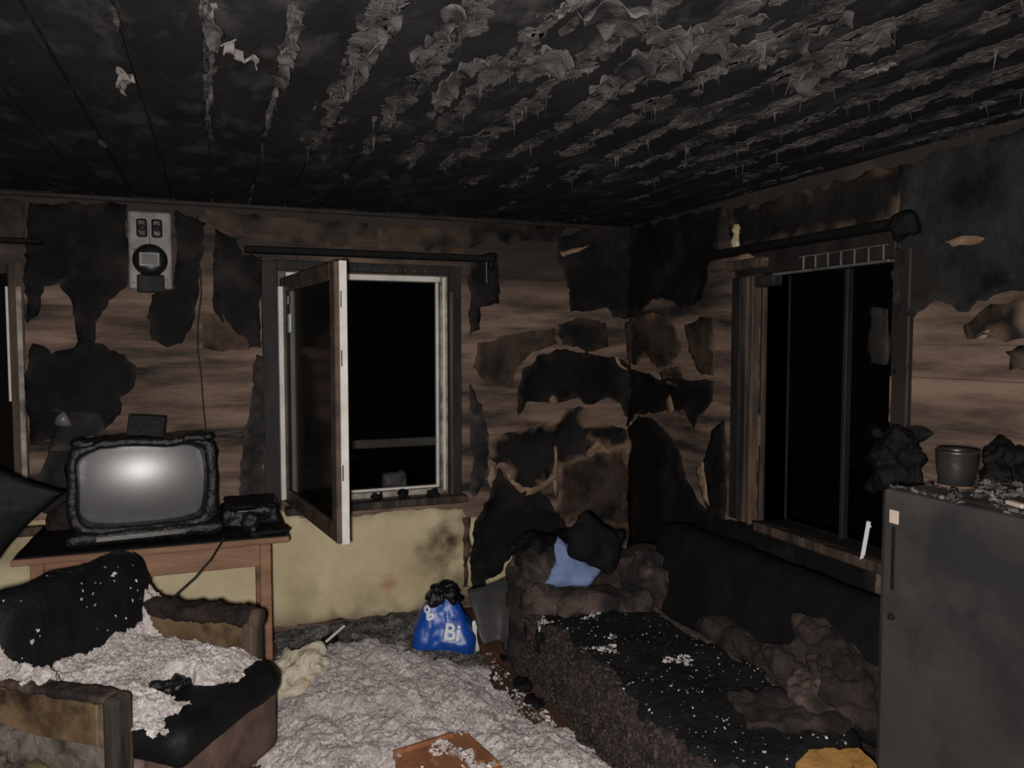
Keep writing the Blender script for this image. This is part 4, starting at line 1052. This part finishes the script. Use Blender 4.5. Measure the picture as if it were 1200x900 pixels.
def plate(poly, thick, sd, amp=.008):
    P = ragged(poly, amp, .012, sd); n = len(P)
    V = [(u, v, 0) for u, v in P] + [(u, v, thick) for u, v in P]
    return pyd(V, [tuple(range(n))[::-1], tuple(range(n, 2 * n))] + [(i, (i + 1) % n, n + (i + 1) % n, n + i) for i in range(n)])
fm = xform(plate([(-.11, -.02), (-.03, -.045), (.06, -.03), (.12, -.04), (.10, .03), (.04, .022), (-.05, .03)], .016, 5), TR((p.x, p.y + .01, .42), rz=-.3, rx=.25))
tag(put('foam_scrap', fm, 'foam'), 'scrap of bright yellow foam on the sofa at the foot of the refrigerator', 'foam')
# grey sheet leaning on the sofa end
p0, p1, p2, p3 = on(548, 690, 1, 3.45), on(600, 676, 1, 3.5), on(594, 760, 1, 3.2), on(568, 752, 1, 3.3)
V, Fc = [], []
for i in range(13):
    for j in range(13):
        u, v = i / 12, j / 12
        q = (p0 * (1 - u) + p1 * u) * (1 - v) + (p3 * (1 - u) + p2 * u) * v
        V.append(q + Vector((-.02, -.03, 0)) * (math.sin(u * 5 + v * 2) + fbm(q * 8, 2)))
for i in range(12):
    for j in range(12): Fc.append((i * 13 + j, (i + 1) * 13 + j, (i + 1) * 13 + j + 1, i * 13 + j + 1))
gs = put('plastic_sheet', pyd(V, Fc), 'grey_sheet', smooth=True); sm = gs.modifiers.new('thickness', 'SOLIDIFY'); sm.thickness = .003
tag(gs, 'crumpled dark grey sheet hanging off the end of the sofa by the blue bag', 'sheet')

# ------------------------------------------------------------------ refrigerator
FX, FY0, FY1, FZ = 1.86, 1.17, 1.742, 1.2
fg = thing('refrigerator', 'smoke-blackened refrigerator in the right foreground', 'refrigerator', ((FX + 2.48) / 2, (FY0 + FY1) / 2, 0))
put('body', box((FX + .06, FY0, .05), (2.47, FY1, FZ), .012, 2), 'fridge', fg)
door = put('door', box((FX, FY0, .09), (FX + .055, FY1, FZ), .012, 2), 'fridge', fg)
put('door_seal', box((FX + .05, FY0 + .008, .1), (FX + .064, FY1 - .008, FZ - .01), .002), 'char', fg)
yh = FY1 - .045
put('bare_patch', box((FX - .003, yh - .016, 1.1), (FX + .002, yh + .016, 1.14), .001), 'pale_bare', door)
put('handle_groove', box((FX - .004, yh - .006, .9), (FX + .002, yh + .006, 1.09), .002), 'char', door)
put('handle_bolt', xform(lathe([(.001, 0), (.011, 0), (.009, .008), (.001, .009)], 14), TR((FX, yh, .82), ry=-math.pi / 2)), 'char', door, smooth=True)
put('edge_trim', box((FX - .002, FY1 - .014, .1), (FX + .004, FY1 - .003, FZ - .01), .001), 'casing', door)
for yy in (FY0 + .04, FY1 - .08): put('foot', box((FX + .1, yy, 0), (FX + .14, yy + .04, .05), .004), 'char', fg); put('foot', box((2.38, yy, 0), (2.42, yy + .04, .05), .004), 'char', fg)
P = np.stack([rng.uniform(FX + .01, 2.42, 1500), rng.uniform(FY0 + .02, FY1 - .01, 1500), np.full(1500, FZ + .001)], 1)
P = P[[noise.noise(Vector((a_ * 8, b_ * 8, 5))) > -.05 for a_, b_, _ in P]]
put('ash_flecks', flake_mesh([flakes(P, np.tile((0, 0, 1.), (len(P), 1)), .004, .016, .001, (0, .9))]), 'ash', fg, kind='stuff')

cp = on(1120, 570, 2, FZ)
pt = thing('flower_pot', 'smoke-darkened tapered metal pot on top of the refrigerator', 'pot', (cp.x, min(cp.y, FY1 - .05), FZ))
put('pot_body', lathe([(.001, .001), (.043, .001), (.046, .004), (.052, .04), (.056, .07), (.057, .100), (.0585, .104), (.0585, .112), (.055, .113), (.053, .104), (.05, .03), (.001, .012)], 48), 'pot', pt, local=True, smooth=True)
put('bottom_ring', lathe([(.03, 0), (.046, 0), (.0475, .006), (.045, .008), (.03, .008)], 40), 'wood', pt, local=True, smooth=True)
for k, (px, py, r_, mt, lb) in enumerate([
        (1182, 548, .055, 'char', 'shaggy black burnt clump on the refrigerator right of the pot'),
        (1075, 572, .02, 'ash', 'small grey crumb on the refrigerator left of the pot')]):
    p = on(px, py + 8, 2, FZ + .02); p.y = min(p.y, FY1 - .03); p.x = min(max(p.x, FX + .05), 2.44)
    tag(put('burnt_clump', xform(soft((r_, r_ * 1.1, r_ * (1.1 if k == 0 else .7)), r_ * .6, .008, .05, 14, 120 + k, .02, 55), TR((p.x, p.y, FZ + r_ * .8))), mt, smooth=True), lb, 'debris')
p = on(1192, 591, 2, FZ + .01)
tag(put('wood_chip', xform(box((-.03, -.012, 0), (.03, .012, .012), .003), TR((p.x, p.y, FZ + .004), rz=1.3)), 'pale_bare'), 'pale wood chip at the front edge of the refrigerator top', 'wood')

# charred curtain remnant between window and refrigerator
p = on(1052, 545, 0, XR - .06)
tag(put('curtain_remnant', xform(soft((.035, .11, .13), .033, .012, .07, 8, 130, .02, 30), TR((XR - .065, p.y, p.z))), 'char', smooth=True),
    'black shaggy curtain remnant at the lower right corner of the burnt-out window', 'curtain')
# broken white strip on the sill
a = on(1010, 656, 0, XR - .02); b = on(1018, 611, 0, XR - .01)
wsx = thing('frame_splinter', 'broken white frame strip standing on the sill of the burnt-out window', 'strip', a)
put('strip', tube([a, a * .5 + b * .5, b], .011, 4), 'ink', wsx)
put('barb', tube([b - Vector((0, 0, .01)), b + Vector((0, -.012, -.022))], .005, 4), 'ink', wsx)
